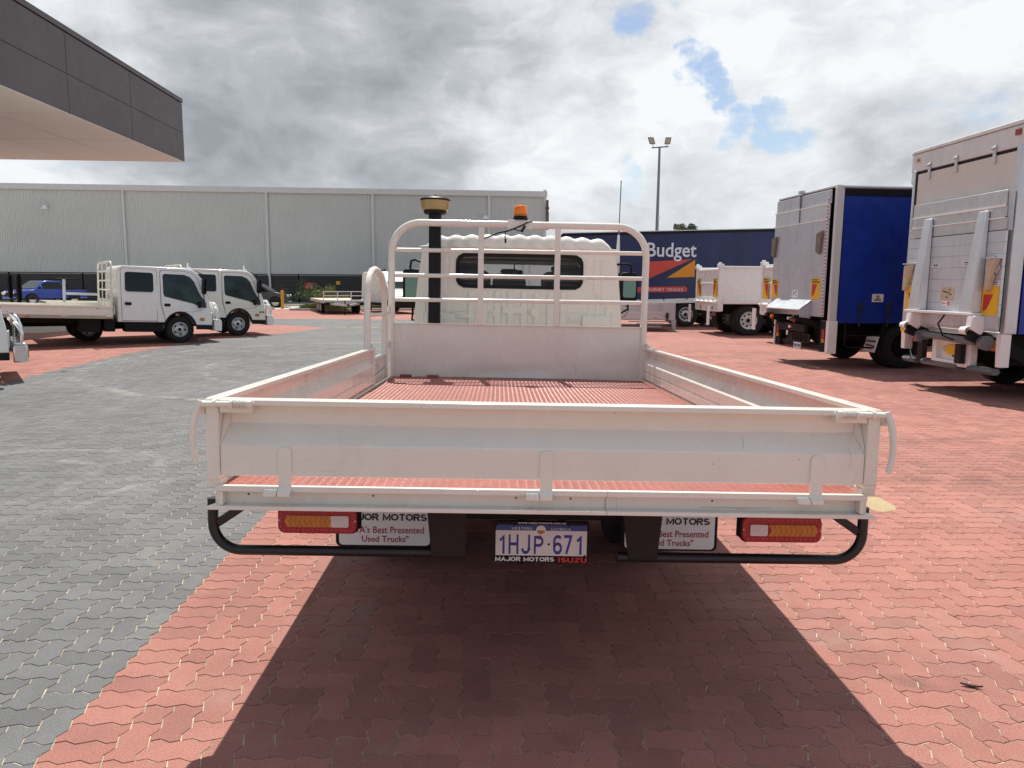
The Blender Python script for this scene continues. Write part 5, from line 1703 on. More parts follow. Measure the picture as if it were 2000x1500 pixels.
# folding flap and lift arms
mm = M(); mm.prism([(-.10, 1.36), (-.11, 1.385), (-.36, 1.185), (-.34, 1.16)], 'x', -1.16, .38); mm.build('bumper_flap', ALU, ct, bevel=.006)
for x in (-1.20, .32):
    mm = M(); mm.prism([(-.10, 1.35), (-.34, 1.16), (-.33, 1.03), (-.10, 1.0)], 'x', x + .04, x + .06); mm.build('flap_cheek', ALU_GREY, ct)
for x in (-1.12, .16):
    mm = M(); mm.tube([(x - .02, -.34, 1.03), (x + .06, -.34, 1.03)], .045, 10); mm.build('arm_pivot', FLAP, ct, smooth=40)
    mm = M(); mm.bar((x + .05, -.30, 1.03), (x + .30, .5, .66), .08, .12); mm.build('lift_arm', CHASSIS, ct, bevel=.006)
mm = M(); mm.tube([(-.93, -.3, 1.02), (-.85, -.35, .98)], .04, 8); mm.build('orange_plug', ORANGE, ct)
mm = M(); mm.tube([(-.85, -.35, .98), (-.76, -.36, .9), (-.80, -.3, .78), (-.95, -.25, .76)], .012, 6); mm.build('hose', BLACK, ct)
mm = M(); mm.box(-1.0, .2, -.12, -.02, .70, .86); bmx = mm.build('cross_beam', FLAP, ct, bevel=.01)
mm = M(); mm.box(-.50, -.42, -.125, -.121, .76, .82); mm.build('beam_label', SIGN_W, bmx)
mm = M(); mm.box(-.42, -.36, -.125, -.121, .76, .82); mm.build('beam_label', LOGO_R, bmx)
mm = M(); mm.box(-.55, .32, -.06, -.03, .47, .67)
for k in range(6):
    pass
gr = mm.build('tow_plate', FLAP, ct, bevel=.006)
for k in range(6):
    x = -.40 + k * .115
    mm = M(); mm.prism(rrect(x, x + .055, .50, .65, .02, 3), 'y', -.066, -.061); mm.build('plate_slot', JOINT, gr)
mm = M(); mm.box(-1.15, -.5, .02, .22, .42, .48); mm.box(-1.1, .85, .05, .15, .36, .46); mm.build('underrun_bar', FLAP, ct, bevel=.006)
mm = M(); mm.box(-.28, .02, -.09, -.075, .34, .47); pp_ = mm.build('licence_plate', SIGN_W, ct)
for k, ch in enumerate('HHBLX'):
    mm = M(); mm.box(-.25 + k * .055, -.215 + k * .055, -.094, -.0905, .375, .435); mm.build('plate_character', PRINT_B, pp_)
for s, x0, x1 in ((-1, -1.30, -1.06), (1, .66, .98)):
    mm = M(); mm.box(x0, x1, -.02, .12, .34, .98); lgd = mm.build('lamp_board', CHASSIS, ct, bevel=.008)
    xa = -1.16 if s < 0 else .82
    mm = M(); mm.box(xa - .05, xa + .05, -.045, -.022, .62, .80); mm.build('tail_light', REDLENS, lgd)
    mm = M(); mm.box(xa - .05, xa + .05, -.045, -.022, .53, .61); mm.build('indicator', AMBER, lgd)
    xb = -1.335 if s < 0 else .93
    mm = M(); mm.box(xb, xb + (.04 if s < 0 else .10), -.05, .14, .32, .98); mm.build('guard_post', WHITE, ct, bevel=.006)
mm = M(); mm.box(XR + .031, XR + .036, .02, .10, .62, .76); mm.build('yellow_tag', YELLOW, ct)
mm = M(); mm.box(-.75, -.3, .2, 7, .55, .95); mm.box(.0, .4, .2, 7, .55, .95); mm.box(-.9, .7, 1.9, 4.6, .45, .95); mm.build('chassis', CHASSIS, ct)
mm = M(); mm.tube([(XR - .03, .35, .97), (XR - .03, .35, .50), (XR - .03, .42, .44), (XR - .03, 1.1, .44), (XR - .03, 1.17, .5), (XR - .03, 1.17, .97)], .018, 8); mm.tube([(XR - .03, .35, .68), (XR - .03, 1.17, .68)], .014, 8); mm.build('side_guard', CHASSIS, ct, smooth=40)
for y in (1.65, 6.3):  # rims given chassis black, standing in for the shade beneath the body
    for x in ((.80, .52) if y < 3 else (.78,)): wheel(ct, x, y, .46, .46, .26, .26, 1, CHASSIS, 8)
    wheel(ct, -1.3, y, .46, .46, .26, .26, -1, CHASSIS, 8)
mm = M(); mm.box(.60, 1.0, 1.05, 1.07, .34, .66); mm.xf(lambda a, b, c: (a, b + (c - .66) * .25, c)); fl_ = mm.build('mud_flap', SIGN_W, ct, bevel=.004)
caps('MAJOR MOTORS', .33, .05, PRINT, 'lettering', fl_, (.80, 1.024, .56), (R(90 - 14), 0, 0), sw=.2, depth=.004)
text('"WA\'s Best Presented', .30, .04, PRINT_R, 'lettering', fl_, (.80, 1.00, .48), (R(90 - 14), 0, 0), bold=.01, depth=.004)
text('Used Trucks"', .20, .04, PRINT_R, 'lettering', fl_, (.80, .985, .42), (R(90 - 14), 0, 0), bold=.01, depth=.004)
mm = M(); mm.prism([(7.6, .5), (9.5, .5), (9.55, 1.4), (9.25, 2.7), (7.6, 2.75)], 'x', -1.45, .9); cbx = mm.build('cab', WHITE, ct, bevel=.08, seg=3)

# ------------------------------------------------------------------ near box truck with big aluminium tail lift
nt = empty('box_truck', (6.96, 11.45, 0), (0, 0, R(-86.33)))
tag(nt, 'tall box truck at the right edge with wide aluminium tail lift and diamond placard', 'truck')
NL, NR_ = -1.47, .97
mm = M(); mm.box(NL + .05, NR_ - .04, .12, 8.4, 1.0, 3.84); mm.build('body_core', JOINT, nt, smooth=None)
mm = M(); mm.box(NR_ - .03, NR_ + .0, .20, 8.4, 1.0, 3.75); mm.build('side_curtain', BLUE, nt, smooth=None)
mm = M(); mm.prism([(NL - .12, 3.90), (NR_ + .02, 3.90), (NR_ + .0, 3.96), (NL + .0, 3.95)], 'y', -.04, 8.5); mm.build('roof', WHITE_OLD, nt, bevel=.01)
mm = M(); mm.box(NL - .10, NR_, -.02, .12, 3.60, 3.895); hd = mm.build('header', WHITE_OLD, nt, bevel=.012)
mm = M(); mm.box(NL - .11, NL + .03, -.015, .4, 3.40, 3.60); mm.build('header_corner', WHITE_OLD, nt, bevel=.03)
mm = M(); mm.box(NL + .08, NR_ - .02, .02, .05, 3.38, 3.60); mm.box(NL + .06, NR_ - .02, .0, .03, 3.555, 3.60); mm.build('header_channel', FLAP, nt)
mm = M(); mm.box(NL + .10, NR_ - .04, -.015, .02, 2.98, 3.55); mm.build('upper_door', mat('beige_door_panel', (.63, .60, .56), .5, var=.03, dirt=.06), nt, bevel=.006)
mm = M(); mm.box(NL + .05, NL + .10, -.02, .04, 2.95, 3.58); mm.build('door_jamb', FLAP, nt)
for x in (-1.05, -.38, .46):
    mm = M(); mm.box(x - .03, x + .03, -.04, -.018, 3.44, 3.70); mm.tube([(x - .04, -.05, 3.66), (x + .04, -.05, 3.66)], .02, 8); mm.build('door_hinge', GALV, nt, bevel=.005)
mm = M(); mm.box(NL + .05, NL + .13, -.035, -.018, 3.76, 3.81); mm.build('marker_light', AMBER, nt)
mm = M(); mm.box(NR_ - .13, NR_ - .02, -.035, -.018, 3.76, 3.84); mm.build('marker_light', REDLENS, nt)
for x0, x1, m_ in ((NR_ - .075, NR_ + .02, ALU), (NL - .02, NL + .04, ALU)):
    mm = M(); mm.box(x0, x1, -.03, .16, 1.0, 3.62); mm.build('corner_post', m_, nt, bevel=.012)
# platform built of planks
LXL, LXR = -1.28, .96
zb = [1.06, 1.24, 1.42, 1.60, 1.78, 1.96, 2.14, 2.30, 2.46]
tilt = lambda z: -.10 - .02 * (z - 1.06)
for a, b in zip(zb[:-1], zb[1:]):
    mm = M(); mm.box(LXL, LXR, -.13, -.085, a + .0012, b - .0012); mm.build('platform_plank', ALU, nt, bevel=.0025)
for a, b in ((2.47, 2.64), (2.65, 2.80), (2.81, 3.02)):
    mm = M(); mm.box(LXL + (a - 2.45) * .12, LXR - (a - 2.45) * .10, -.125, -.085, a, b); mm.build('checker_plank', GALV, nt, bevel=.006)
    if a < 2.7:
        mm = M(); mm.box(LXL + .04, LXR - .04, -.138, -.124, b - .012, b + .008); mm.build('plank_ridge', WHITE, nt)
mm = M(); mm.prism([(LXR + .0, 2.46), (LXR + .075, 2.46), (LXR + .075, 3.0), (LXR - .03, 3.02)], 'y', -.11, -.09); mm.build('platform_side', ALU_GREY, nt)
for x0, xt, z1 in ((-.86, -.79, 2.76), (.42, .50, 2.76)):
    mm = M(); mm.add([(x0 - .16, -.135, 1.29), (x0 + .20, -.135, 1.29), (x0 + .17, -.27, 1.29), (x0 - .12, -.27, 1.29), (xt - .09, -.135, z1), (xt + .12, -.135, z1), (xt + .10, -.17, z1), (xt - .07, -.17, z1)],
                      [(0, 1, 2, 3), (4, 7, 6, 5), (0, 4, 5, 1), (1, 5, 6, 2), (2, 6, 7, 3), (3, 7, 4, 0)])
    mm.build('platform_rib', ALU, nt, bevel=.012)
mm = M(); mm.box(-1.02, .66, -.30, -.135, 1.25, 1.29); mm.build('platform_ledge', WHITE, nt, bevel=.006)
for k in range(6):
    z = 1.03 + k * .034
    mm = M(); mm.box(-.80, .25, -.12, -.09, z, z + .028); mm.box(.55, LXR, -.12, -.09, z, z + .028); mm.build('lower_plank', ALU, nt)
for x in (-1.19, .82):
    mm = M(); mm.prism([(x - .09, 2.02 if x < 0 else 2.05), (x + .12, 2.05 if x < 0 else 2.08), (x - .02, 1.62), (x - .10, 1.60)], 'y', -.20, -.135); mm.build('canvas_flag', CANVAS, nt, bevel=.012)
    mm = M(); mm.box(x - .11, x + .14, -.21, -.13, 2.04 if x < 0 else 2.07, 2.06 if x < 0 else 2.09); mm.build('flag_clip', ALU, nt)
g = reflector_sign(nt, -1.27, -1.02, 1.27, 1.68, -.132, lab=False, flip=1)
text('DO NOT\nOVERTAKE\nTURNING V', .23, .17, PRINT, 'lettering', g, (-1.145, -.1335, 1.37), bold=.01, depth=.002)
g = reflector_sign(nt, .62, .95, 1.26, 1.68, -.132, lab=False, flip=-1)
# diamond placard holder
mm = M(); cx, cz, r1 = .80, 1.94, .15
mm.ring_prism([(cx, cz - r1 * 1.15), (cx + r1, cz), (cx, cz + r1 * 1.15), (cx - r1, cz)], [(cx, cz - r1 * .85), (cx + r1 * .74, cz), (cx, cz + r1 * .85), (cx - r1 * .74, cz)], 'y', -.16, -.135)
dm = mm.build('placard_holder', ALU, nt, bevel=.004)
mm = M(); mm.prism([(cx, cz - r1 * .85), (cx + r1 * .74, cz), (cx, cz + r1 * .85), (cx - r1 * .74, cz)], 'y', -.140, -.136); mm.build('placard_face', mat('faded_placard', (.42, .45, .46), .4, var=.2, vscale=9), dm)
for k, z in enumerate((1.965, 1.90)):
    text(('Rx', 'DANGER')[k], (.07, .13)[k], .035, PRINT, 'lettering', dm, (cx - .02, -.142, z), bold=.01, depth=.002)
for a in range(4):
    mm = M(); ax, az = cx + .5 * r1 * (1, -1, -1, 1)[a], cz + .56 * r1 * (1, 1, -1, -1)[a]
    mm.lathe([(0, -.175), (.016, -.172), (.018, -.16)], (ax, 0, az), 'y', 8); mm.build('placard_clip', GREYTUBE, dm)
for x, z in ((-1.18, 1.715), (-.52, 2.0), (.22, 2.02), (.85, 1.72)):
    mm = M(); mm.box(x - .085, x + .085, -.134, -.1305, z - .035, z + .035); lb = mm.build('warning_label', SIGN_W, nt)
    text('WARNING', .13, .026, PRINT, 'lettering', lb, (x, -.1355, z + .012), bold=.01, depth=.001)
    mm = M(); mm.box(x - .06, x + .06, -.1352, -.1342, z - .024, z - .014); mm.build('label_line', PRINT, lb)
mm = M(); mm.box(-.33, -.02, -.134, -.1305, 1.46, 1.66); lb = mm.build('load_chart', CANVAS, nt)
for k in range(8):
    x = -.30 + random.random() * .2; z = 1.49 + random.random() * .13
    mm = M(); mm.box(x, x + .05, -.1362, -.1342, z, z + .014); mm.build('chart_print', PRINT, lb)
mm = M(); mm.box(-.28, -.10, -.134, -.1305, 1.38, 1.44); lb = mm.build('red_label', SIGN_W, nt)
mm = M(); mm.box(-.155, -.10, -.136, -.1342, 1.382, 1.438); mm.build('label_print', LOGO_R, lb)
text('MAX', .09, .03, BRAND_R, 'lettering', lb, (-.22, -.1355, 1.41), bold=.01, depth=.001)
mm = M(); mm.box(-1.24, -1.12, -.134, -.1305, 1.75, 1.86); mm.build('yellow_label', YELLOW, nt)
# linkages below
for x in (-.92, .58):
    mm = M(); mm.prism([(-.30, 1.25), (-.12, 1.25), (-.05, 1.08), (-.16, .96), (-.32, 1.06)], 'x', x - .02, x + .12); ar = mm.build('lift_knuckle', WHITE, nt, bevel=.02)
    mm = M(); mm.lathe([(0, -.10), (.055, -.095), (.062, -.05), (.062, .06)], (x + .02, -.32, 1.03), 'x', 16); mm.build('pivot_boss', WHITE, ar)
    mm = M(); mm.lathe([(0, -.105), (.032, -.103)], (x + .02, -.32, 1.03), 'x', 12); mm.build('boss_pin', CHASSIS, ar)
    mm = M(); mm.bar((x + .05, -.30, 1.0), (x + .12, .6, .62), .10, .20); mm.build('lift_arm', CHASSIS, nt, bevel=.01)
    mm = M(); mm.lathe([(.0, -.06), (.10, -.05), (.11, .05), (0, .06)], (x + .16, -.12, .86), 'x', 16); mm.build('arm_hub', GREYTUBE, nt)
mm = M(); mm.tube([(-.75, -.13, .90), (.60, -.13, .86)], .055, 14); mm.build('torque_tube', GREYTUBE, nt, smooth=40)
mm = M(); mm.tube([(.08, -.32, 1.24), (.0, -.36, 1.1), (.05, -.3, .92), (.16, -.2, .86)], .014, 8); mm.build('hydraulic_hose', BLACK, nt, smooth=40)
mm = M(); mm.box(NL + .12, NR_ - .05, .02, .12, .94, 1.02); mm.build('rear_sill', WHITE, nt, bevel=.01)
mm = M(); mm.ring_prism(rrect(-.58, .34, .44, .84, .03, 2), rrect(-.48, .24, .52, .80, .02, 2), 'y', -.04, .08); fr = mm.build('plate_frame', WHITE, nt, bevel=.006)
mm = M(); mm.box(-.50, .26, .04, .06, .52, .82); mm.build('plate_back', WHITE, nt)
mm = M(); mm.box(-.30, .05, -.0, .035, .61, .75); yp = mm.build('licence_plate', YELLOW, nt)
mm = M(); mm.box(-.18, -.02, .036, .039, .57, .60); mm.build('plate_code', PRINT, nt)
mm = M(); mm.lathe([(0, .02), (.045, .02), (.045, .04)], (-.37, 0, .69), 'y', 10); mm.build('round_badge', GALV, nt)
for x in (-.76, .18):
    mm = M(); mm.box(x - .06, x + .08, -.14, -.05, .50, .80); mm.build('rubber_stop', FLAP, nt, bevel=.01)
for x0, x1 in ((-1.36, -1.02), (-.84, .06), (.30, .84)):
    mm = M(); xx = [(-.07, .44), (-.03, .49), (.05, .49), (.09, .44), (.05, .39), (-.03, .39)]
    mm.prism(xx, 'x', x0, x1); mm.build('underrun_bar', GREYTUBE, nt, bevel=.006)
mm = M(); mm.box(-1.46, .75, .09, .14, .40, .48); mm.build('underrun_beam', CHASSIS, nt)
for s, x0, x1, z0 in ((-1, -1.46, -1.33, .60), (1, .86, .98, .52)):
    mm = M(); mm.prism([(x0, 1.0), (x1, 1.0), (x1, z0), (x0 + .03, z0)], 'y', -.05, .1); mm.build('guard_post', WHITE, nt, bevel=.01)
mm = M(); mm.prism(rrect(-1.40, -1.22, .90, .97, .03, 3), 'y', -.10, .0); mm.build('yellow_lamp', YELLOW, nt)
for x0, x1 in ((-1.24, -1.06), (.56, .84)):
    mm = M(); mm.box(x0, x1, -.0, .06, .74, .90); q = mm.build('tail_light', REDLENS, nt)
    mm = M(); mm.box(x1 - (x1 - x0) * .4, x1 - .01, -.006, -.001, .75, .89); mm.build('indicator', AMBER, q)
mm = M(); mm.tube([(-1.0 + .16 * math.cos(R(a)), -.05, .68 + .22 * math.sin(R(a))) for a in range(60, 300, 20)], .008, 6); mm.build('air_hose', GALV, nt, smooth=40)
mm = M(); mm.box(-.75, -.35, .3, 8, .5, .95); mm.box(.1, .5, .3, 8, .5, .95); mm.box(-1.1, .8, 3.2, 6.0, .4, .95); mm.build('chassis', CHASSIS, nt)
for y in (1.75, 2.95, 7.2):
    for x in (.78, .48): wheel(nt, x, y, .50, .50, .27, .285, 1, CHASSIS, 10)  # near-side rims coloured chassis black in place of underside shade
    wheel(nt, -1.25, y, .50, .50, .27, .285, -1, RIM, 10)
sw = wheel(nt, -.80, .55, .52, .36, .2, .26, 1, RIM, 6, name='spare_wheel'); sw.rotation_euler = (0, R(90), 0)
mm = M(); mm.prism([(8.6, .5), (10.6, .5), (10.65, 1.5), (10.3, 2.9), (8.6, 2.9)], 'x', -1.45, .95); mm.build('cab', WHITE, nt, bevel=.08, seg=3)

# ------------------------------------------------------------------ light cab-over trucks on the left
def taper(x, y, z):
    k = max(0, z - 1.12) * .075
    return (x * (1 - k), y, z)


def cabover(x, y, ang, rake, label, dual=True, tray=True, paint=WHITE, bullbar=WHITE, number=None, group='crew cab trucks with bull bars', mir=0.0):
    """origin on the ground under the front axle; +Y forward, +X right"""
    t = empty('crew_cab_truck', (x, y, 0), (R(rake), 0, R(ang)))
    tag(t, label, 'truck', group)
    yb = -1.74 if dual else -.75
    prof = [(yb, .56), (yb, 1.90), (yb + .04, 1.98), (yb + .14, 2.03), (.05, 2.04), (.38, 2.015), (.56, 1.93), (.68, 1.78), (.80, 1.48), (.905, 1.20), (.965, .95), (.99, .80), (1.0, .50), (.50, .50)]
    prof += [(.03 + .47 * math.cos(R(a)), .37 + .47 * math.sin(R(a))) for a in range(18, 155, 15)] + [(-.44, .56)]
    mm = M(); mm.prism(prof, 'x', -.98, .98); mm.xf(taper)
    cb = mm.build('cab', paint, t, smooth=40, bevel=.045, seg=3)
    doors = [[(-.40, .58), (-.44, .75), (-.52, 1.05), (-.54, 1.90), (-.48, 1.95), (.18, 1.95), (.40, 1.90), (.55, 1.78), (.66, 1.50), (.735, 1.28), (.735, .98), (.62, .90), (.40, .86), (.10, .86), (-.2, .80)]]
    wins = [[(-.43, 1.26), (-.46, 1.34), (-.47, 1.82), (-.42, 1.86), (.16, 1.86), (.34, 1.80), (.46, 1.68), (.60, 1.38), (.80, 1.12), (.82, .99), (.74, .97), (.40, 1.09)]]
    handles = [(-.44, -.26, 1.03)]
    if dual:
        doors.append([(-1.62, .60), (-1.64, 1.92), (-1.58, 1.96), (-.68, 1.96), (-.64, 1.90), (-.64, .60)])
        wins.append(rrect(-1.53, -.74, 1.36, 1.87, .07, 3))
        handles.append((-1.55, -1.36, 1.04))
    for s in (-1, 1):
        for dpoly, wpoly, h in zip(doors, wins, handles):
            cx = sum(p[0] for p in dpoly) / len(dpoly); cz = sum(p[1] for p in dpoly) / len(dpoly)
            mm = M(); mm.prism([(cx + (p[0] - cx) * 1.018, cz + (p[1] - cz) * 1.012) for p in dpoly], 'x', s * .975, s * .982); mm.xf(taper); mm.build('door_seam', JOINT, cb, smooth=None)
            mm = M(); mm.prism(dpoly, 'x', s * .976, s * .987); mm.xf(taper); dr = mm.build('door', paint, t, smooth=None, bevel=.004)
            mm = M(); mm.prism(wpoly, 'x', s * .980, s * .9905); mm.xf(taper); mm.build('door_window', GGLASS if dpoly is doors[0] else DGLASS, dr, smooth=None)
            mm = M(); mm.prism(rrect(h[0], h[1], h[2] - .04, h[2] + .04, .03, 3), 'x', s * .984, s * .994); mm.build('door_handle', BLACK, dr)
        # wheel arch trim, step, indicator
        mm = M()
        o_ = [(.03 + .50 * math.cos(R(a)), .37 + .50 * math.sin(R(a))) for a in range(12, 169, 12)]; i_ = [(.03 + .455 * math.cos(R(a)), .37 + .455 * math.sin(R(a))) for a in range(12, 169, 12)]
        mm.prism(o_ + i_[::-1], 'x', s * .94, s * .995); mm.build('arch_trim', BLACK, t)
        mm = M(); mm.box(min(s * .55, s * .96), max(s * .55, s * .96), -1.55 if dual else -.7, -.48, .30, .54); mm.build('step_box', CHASSIS, t, bevel=.02)
        mm = M(); mm.box(min(s * .985, s * .996), max(s * .985, s * .996), .62, .76, .62, .70); mm.build('side_indicator', AMBER, t, bevel=.004)
        mm = M(); mm.box(min(s * .90, s * .985), max(s * .90, s * .985), .52, 1.0, .38, .50); mm.build('lower_valance', BLACK, t, bevel=.01)
        mm = M(); mm.box(min(s * .62, s * .95), max(s * .62, s * .95), .985, 1.02, .58, .86); hl = mm.build('headlight', CHROME, t, bevel=.01)
        mm = M(); mm.box(min(s * .60, s * .97), max(s * .60, s * .97), 1.021, 1.035, .57, .87); mm.build('headlight_lens', CLEARG, hl, bevel=.008)
        mm = M(); mm.prism(rrect(.66 + mir, .74 + mir, 1.35, 1.78, .05, 3), 'x', s * 1.02, s * 1.26); mr = mm.build('door_mirror', BLACK, t, bevel=.025)
        mm = M(); mm.tube([(s * .93, .60, 1.90), (s * 1.06, .68, 1.88), (s * 1.12, .70, 1.76)], .014, 6); mm.tube([(s * 1.12, .70, 1.36), (s * 1.08, .72, 1.24), (s * .97, .76, 1.14)], .014, 6); mm.build('mirror_arm', BLACK, mr)
        mm = M(); mm.lathe([(0, -.035), (.065, -.03), (.07, .02), (0, .03)], (s * 1.03, .60, 1.06), 'x', 14); mm.xf(lambda a, b, c: (a, b, 1.06 + (c - 1.06) * 1.4)); mm.build('spot_mirror', BLACK, mr)
        wheel(t, s * .82, .03, .37, .365, .21, .195, s, RIM, 5)
    # windscreen, grille
    mm = M(); q = [(.69, 1.80), (.915, 1.21)]
    mm.add([(-.88, q[0][0] + .008, q[0][1]), (.88, q[0][0] + .008, q[0][1]), (.93, q[1][0] + .008, q[1][1]), (-.93, q[1][0] + .008, q[1][1])], [(0, 1, 2, 3)])
    mm.build('windscreen', DGLASS, t, smooth=None)
    mm = M(); mm.box(-.58, .58, .97, .998, .66, .92); mm.build('grille', BLACK, t, bevel=.01)
    for s in (-1, 1):
        mm = M(); mm.tube([(s * .05, .93, 1.20), (s * .5, .88, 1.36)], .01, 6); mm.build('wiper', BLACK, t)
    # roof fittings
    mm = M(); mm.box(.30, .52, .22, .34, 2.03, 2.07); mm.lathe([(.07, 2.03), (.05, 2.09), (0, 2.10)], (.35, .48, 0), 'z', 10); mm.box(.50, .56, .36, .40, 2.02, 2.20); mm.build('roof_lamp', WHITE, t)
    mm = M(); mm.tube([(.86, .5, 1.99), (.90, .72, 1.90), (.95, .9, 1.6)], .012, 6); mm.build('aerial', BLACK, t)
    # bull bar
    mm = M(); mm.box(-.98, .98, 1.06, 1.30, .34, .62); mm.prism([(1.06, .62), (1.30, .62), (1.26, .66), (1.06, .66)], 'x', -.98, .98); bb = mm.build('bumper', bullbar, t, bevel=.02)
    for xx in (.80, .30):
        hoop = [(-xx, 1.20, .64), (-xx, 1.21, .90), (-xx + .02, 1.16, 1.05), (-xx + .10, 1.12, 1.10), (xx - .10, 1.12, 1.10), (xx - .02, 1.16, 1.05), (xx, 1.21, .90), (xx, 1.20, .64)]
        if xx < .5: hoop = [(p[0], p[1] + .02, p[2] - .04) for p in hoop]
        mm = M(); mm.tube(hoop, .042, 10); mm.build('bull_bar_hoop', bullbar, bb, smooth=50)
    for s in (-1, 1):
        mm = M(); mm.tube([(s * .93, 1.20, .64), (s * .95, 1.22, .82), (s * .93, 1.16, .95), (s * .82, 1.12, .99)], .036, 8); mm.build('bull_bar_hoop', bullbar, bb, smooth=50)
        mm = M(); mm.box(min(s * .86, s * .96), max(s * .86, s * .96), 1.30, 1.312, .42, .54); mm.build('fog_light', AMBER, bb)
    if number:
        for s in (1,):
            text(number, .16, .07, PRINT, 'lettering', t, (s * .9905, .86, .76), (R(90), 0, R(90)), bold=.02, depth=.002)
    # chassis
    yr = -4.75 if dual else -3.9
    mm = M()
    for s in (-1, 1): mm.box(min(s * .36, s * .43), max(s * .36, s * .43), yr - .9, .6, .48, .64)
    mm.build('chassis', CHASSIS, t)
    mm = M(); mm.tube([(.0, yr, .40), (.0, -2.3, .46)], .05, 8); mm.build('drive_shaft', CHASSIS, t)
    mm = M(); mm.prism(rrect(-2.75, -2.2, .28, .62, .05, 3), 'x', .45, .92); mm.build('fuel_tank', CHASSIS, t)
    mm = M(); mm.box(.50, .90, yb - .02 if not dual else -2.1, -1.8 if dual else yb, .30, .66); mm.build('battery_box', CHASSIS, t, bevel=.02)
    tz = .365 + (-yr) * math.tan(R(-rake)) * -1
    for s in (-1, 1):
        for xo in (.83, .60): wheel(t, s * xo, yr, .365 - math.tan(R(rake)) * yr, .365, .19, .195, s, RIM, 5)
    if tray:
        y0, y1 = -5.85, yb - .15
        zf, ztp = .72, .955
        mm = M(); mm.box(-1.1, 1.1, y0, y1, zf - .08, zf); mm.build('tray_deck', CREAM, t)
        for s in (-1, 1):
            p2 = [(s * (1.10 + a), z) for a, z in ((0, ztp), (0, ztp - .03), (-.03, ztp - .035), (-.03, ztp - .09), (.0, ztp - .15), (.0, zf - .08), (-.035, zf - .08), (-.035, ztp - .15), (-.055, ztp - .09), (-.055, ztp))]
            mm = M(); mm.prism(p2, 'y', y0, y1); sb = mm.build('side_board', CREAM, t, smooth=20)
            for yy in (y1 - .12, -3.15, y0 + .5):
                mm = M(); mm.box(min(s * 1.10, s * 1.115), max(s * 1.10, s * 1.115), yy - .03, yy + .03, zf - .03, zf + .08); mm.box(min(s * 1.10, s * 1.13), max(s * 1.10, s * 1.13), yy - .08, yy + .08, zf - .04, zf - .015); mm.build('board_hinge', CREAM, sb)
            for yy in (y1 - .10, -4.05): 
                mm = M(); mm.box(min(s * 1.10, s * 1.112), max(s * 1.10, s * 1.112), yy - .06, yy + .06, zf - .065, zf - .035); mm.build('side_marker', AMBER, sb)
            mm = M(); mm.tube([(s * 1.11, y1 + .02, ztp), (s * 1.13, y1 + .03, ztp - .1), (s * 1.11, y1 + .03, ztp - .2)], .012, 6); mm.build('latch_handle', CREAM, sb)
        mm = M(); mm.box(-1.1, 1.1, y0 - .04, y0, zf - .05, ztp); mm.build('tailgate', CREAM, t)
        # headboard across the front of the tray: bent tube, rails, uprights, solid lower panel
        mm = M(); r_ = .14; yh = y1 - .03; zh = 2.10
        pth = [(-1.07, yh, zf), (-1.07, yh, zh - r_)] + [(-1.07 + r_ - r_ * math.cos(R(a)), yh, zh - r_ + r_ * math.sin(R(a))) for a in (30, 60, 90)] + [(1.07 - r_ + r_ * math.sin(R(a)), yh, zh - r_ + r_ * math.cos(R(a))) for a in (0, 30, 60, 90)] + [(1.07, yh, zf)]
        mm.tube(pth, .030, 10)
        hbx = mm.build('headboard', CREAM, t, smooth=45)
        for z in (1.38, 1.62, 1.86):
            mm = M(); mm.tube([(-1.06, yh, z), (1.06, yh, z)], .019, 8); mm.build('headboard_rail', CREAM, hbx, smooth=45)
        for xx in (-.36, .36):
            mm = M(); mm.box(xx - .03, xx + .03, yh - .012, yh + .012, 1.14, zh - .03); mm.build('headboard_upright', CREAM, hbx)
        mm = M(); mm.box(-1.05, 1.05, yh - .008, yh + .008, zf, 1.15); mm.build('solid_panel', CREAM, hbx)
        # low ladder rack on the far side
        mm = M(); mm.box(-1.10, -1.05, -2.92, -2.84, zf, 1.62); mm.build('rack_post', ALU, t)
        mm = M(); mm.box(-1.10, -1.05, -2.84, y1 - .05, 1.20, 1.27); mm.build('rack_bar', ALU, t)
    def squash(o, k=.86):          # this cab is shorter than the drawing it was laid out from
        for c in kids(o):
            if c.name.startswith(('wheel', 'rim', 'hub')):
                if c.name.startswith('wheel'): c.location.y *= k
                continue
            if c.type == 'MESH' and not c.name.startswith('lettering'): c.data.transform(Matrix.Diagonal((1, k, 1, 1)))
            c.location.y *= k
            squash(c, k)
    squash(t)
    return t


cabover(-9.69, 20.85, -53, -2.2, 'white crew cab truck nearest the camera on the left with cream tray and lattice headboard')
cabover(-9.17, 23.77, -53, -1.8, 'cream crew cab truck parked behind the first, nose showing beyond its cab', paint=CREAM_CAB, number='616')
lt_ = cabover(-9.50, 12.22, -53, -1.0, 'white truck cut off by the left edge with polished bull bar and black mirror', bullbar=CHROME, tray=False, dual=False, group=None, mir=.5)
lt_.name = 'bull_bar_truck'


